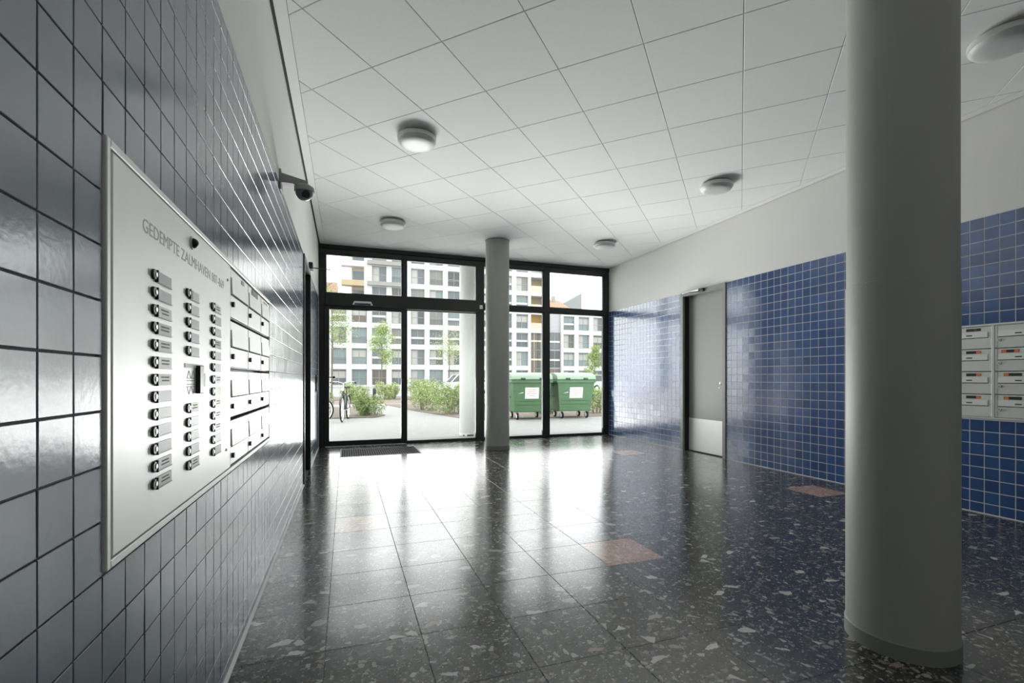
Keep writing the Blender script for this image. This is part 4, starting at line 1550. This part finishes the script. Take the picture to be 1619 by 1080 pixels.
for r in range(0, 3):
    z = 0.20 + PZ_ * r
    for xx in (27.78, 28.98):
        f = MB().box(xx, xx + 1.14, YBD + 0.3, YBD + 0.4, z - 0.3, z + 2.5).build('window', M_PANES[3] if xx < 28 else M_PANES[0], t)
        MB().box(xx + 0.54, xx + 0.60, YBD + 0.24, YBD + 0.3, z - 0.3, z + 2.5).build('mullion', pm('cream_mullion', (0.62, 0.55, 0.38), 0.6), f)
        MB().box(xx, xx + 1.14, YBD + 0.22, YBD + 0.3, z + 0.9, z + 1.15).build('transom_bar', pm('cream_mullion', (0.62, 0.55, 0.38), 0.6), f)
MB().box(27.72, 30.2, YBD + 0.4, YBD + 2.0, -0.1, 8.3).build('core', M_BACK, t)

wing = block('low white apartment wing with square windows, reaching toward the blue wall', [11, 12, 13, 14], [0, 1, 2, 3], 33.0, 44.9, 12.3, name='apartment_wing')
wing2 = block('low white apartment wing with square windows above the bicycles', [-4, -3, -2, -1], [0, 1, 2, 3], -10.2, 2.78, 12.3, name='apartment_wing')
m = MB()
m.box(-4.9, -2.2, YBD - 0.9, YBD, 2.55, 2.72)
m.build('canopy', M_FRAME, wing2)
# lavender grey stair bay between tower and wing
t = empty('stair_bay', (31.95, YBD, 0), 'grey stair bay with dark glazing beside the low wing', 'building')
MB().box(30.92, 32.98, YBD + 0.5, YBD + 9, -0.1, 12.1).build('wall', pm('lavender_grey_render', (0.40, 0.385, 0.41), 0.8), t)
for r in range(0, 3):
    z = 0.20 + PZ_ * r
    f = MB().box(31.0, 32.9, YBD + 0.4, YBD + 0.5, z - 0.2, z + 2.5).build('window', M_PANES[(3, 0, 1)[r]], t)
    MB().box(31.0, 32.9, YBD + 0.32, YBD + 0.4, z + 0.85, z + 1.15).build('white_band', M_BW, f)
    MB().box(31.9, 31.98, YBD + 0.34, YBD + 0.4, z - 0.2, z + 2.5).build('mullion', M_WFRAME, f)

# buildings further back
t = empty('house', (36.5, 84, 0), 'house with an orange red tiled roof showing over the low wing', 'house')
MB().box(32, 39.8, 82, 92, 0, 14.6).build('wall', M_BW, t)
m = MB()
m.prism([(31.6, 81.6, 14.6), (31.6, 92.4, 14.6), (31.6, 87, 16.9)], (8.6, 0, 0))
m.build('roof', pm('orange_roof_tiles', (0.40, 0.20, 0.13), 0.8, noise=(3, 0.2)), t)
MB().box(38.2, 38.8, 85, 85.6, 15.6, 17.3).build('chimney', M_BACK, t)
t = empty('rooftop_block', (44, 90, 0), 'grey block with a slanted top behind the low wing', 'building')
m = MB()
m.prism([(43.2, 90, 0), (47.2, 90, 0), (47.2, 90, 19.2), (43.2, 90, 17.0)], (0, 8, 0))
m.build('wall', pm('grey_cladding', (0.24, 0.25, 0.255), 0.7), t)
t = empty('balcony_block', (0, 95, 0), 'tan block with stacked balconies behind the bare tree', 'building')
m = MB()
m.box(1.0, 6.0, 92, 104, 0, 29)
m.build('wall', pm('pale_tan_render', (0.42, 0.37, 0.30), 0.8), t)
for z in (14.5, 18.0, 21.5, 25.0):
    MB().box(-0.8, 5.2, 90.2, 92, z, z + 1.0).build('balcony', M_TAN if z in (25.0, 18.0) else M_BW, t)
    MB().box(1.2, 4.8, 91.9, 92, z + 1.0, z + 2.9).build('window', M_PANES[1], t)
t = empty('house', (-5, 90, 0), 'house with a faded red roof beyond the bare tree', 'house')
MB().box(-14, -2, 86, 96, 0, 14.6).build('wall', M_BW, t)
m = MB()
m.prism([(-14.2, 85.6, 14.6), (-14.2, 96.4, 14.6), (-14.2, 91, 18.4)], (12.8, 0, 0))
m.build('roof', pm('faded_red_roof', (0.36, 0.20, 0.16), 0.8, noise=(3, 0.2)), t)


# ------------------------------------------------------------------ parked cars
def car(label, paint):
    """along +x, centred, wheels on z = 0"""
    t = empty('parked_car', (0, 0, 0), label, 'car', 'cars parked in the courtyard')
    body = [(-2.1, 0.28), (-2.12, 0.62), (-2.0, 0.86), (-1.3, 0.92), (1.05, 0.90), (1.9, 0.74), (2.1, 0.58), (2.1, 0.28)]
    m = MB()
    m.prism([(x, -0.86, z) for x, z in body], (0, 1.72, 0))
    m.build('body', paint, t)
    m = MB()
    A = [(-1.9, 0.88), (1.15, 0.88), (0.35, 1.40), (-1.35, 1.42)]
    vs_ = [(x, -0.80 if z < 1 else -0.66, z) for x, z in A] + [(x, 0.80 if z < 1 else 0.66, z) for x, z in A]
    m.add(vs_, [(3, 2, 1, 0), (4, 5, 6, 7), (0, 1, 5, 4), (1, 2, 6, 5), (2, 3, 7, 6), (3, 0, 4, 7)])
    m.build('windows', M_PANES[0], t)
    m = MB()
    m.box(-1.32, 0.34, -0.66, 0.66, 1.40, 1.45)
    for s in (-1, 1):
        m.tube((1.12, s * 0.79, 0.89), (0.34, s * 0.66, 1.42), 0.035, n=6)
        m.tube((-1.88, s * 0.79, 0.89), (-1.33, s * 0.66, 1.43), 0.05, n=6)
        m.tube((-0.45, s * 0.80, 0.89), (-0.45, s * 0.67, 1.42), 0.03, n=6)
    m.build('roof', paint, t)
    for x in (-1.3, 1.3):
        for s in (-1, 1):
            wv = MB().tube((x, s * 0.70, 0.31), (x, s * 0.88, 0.31), 0.31, n=20).build('wheel', M_RUBBER, t, True)
            MB().tube((x, s * 0.86, 0.31), (x, s * 0.89, 0.31), 0.19, n=14).build('hub', M_ALU2, wv, True)
    return t


c1 = car('pale silver car parked behind the shrub beside the bins', pm('silver_car_paint', (0.60, 0.62, 0.65), 0.3))
c1.location = (20.6, 35.5, -0.012)
c1.rotation_euler = (0, 0, radians(8))
copy_tree(c1, (9.4, 36.5, -0.012), radians(4), 'pale silver car parked behind the planted bed near the outside column')
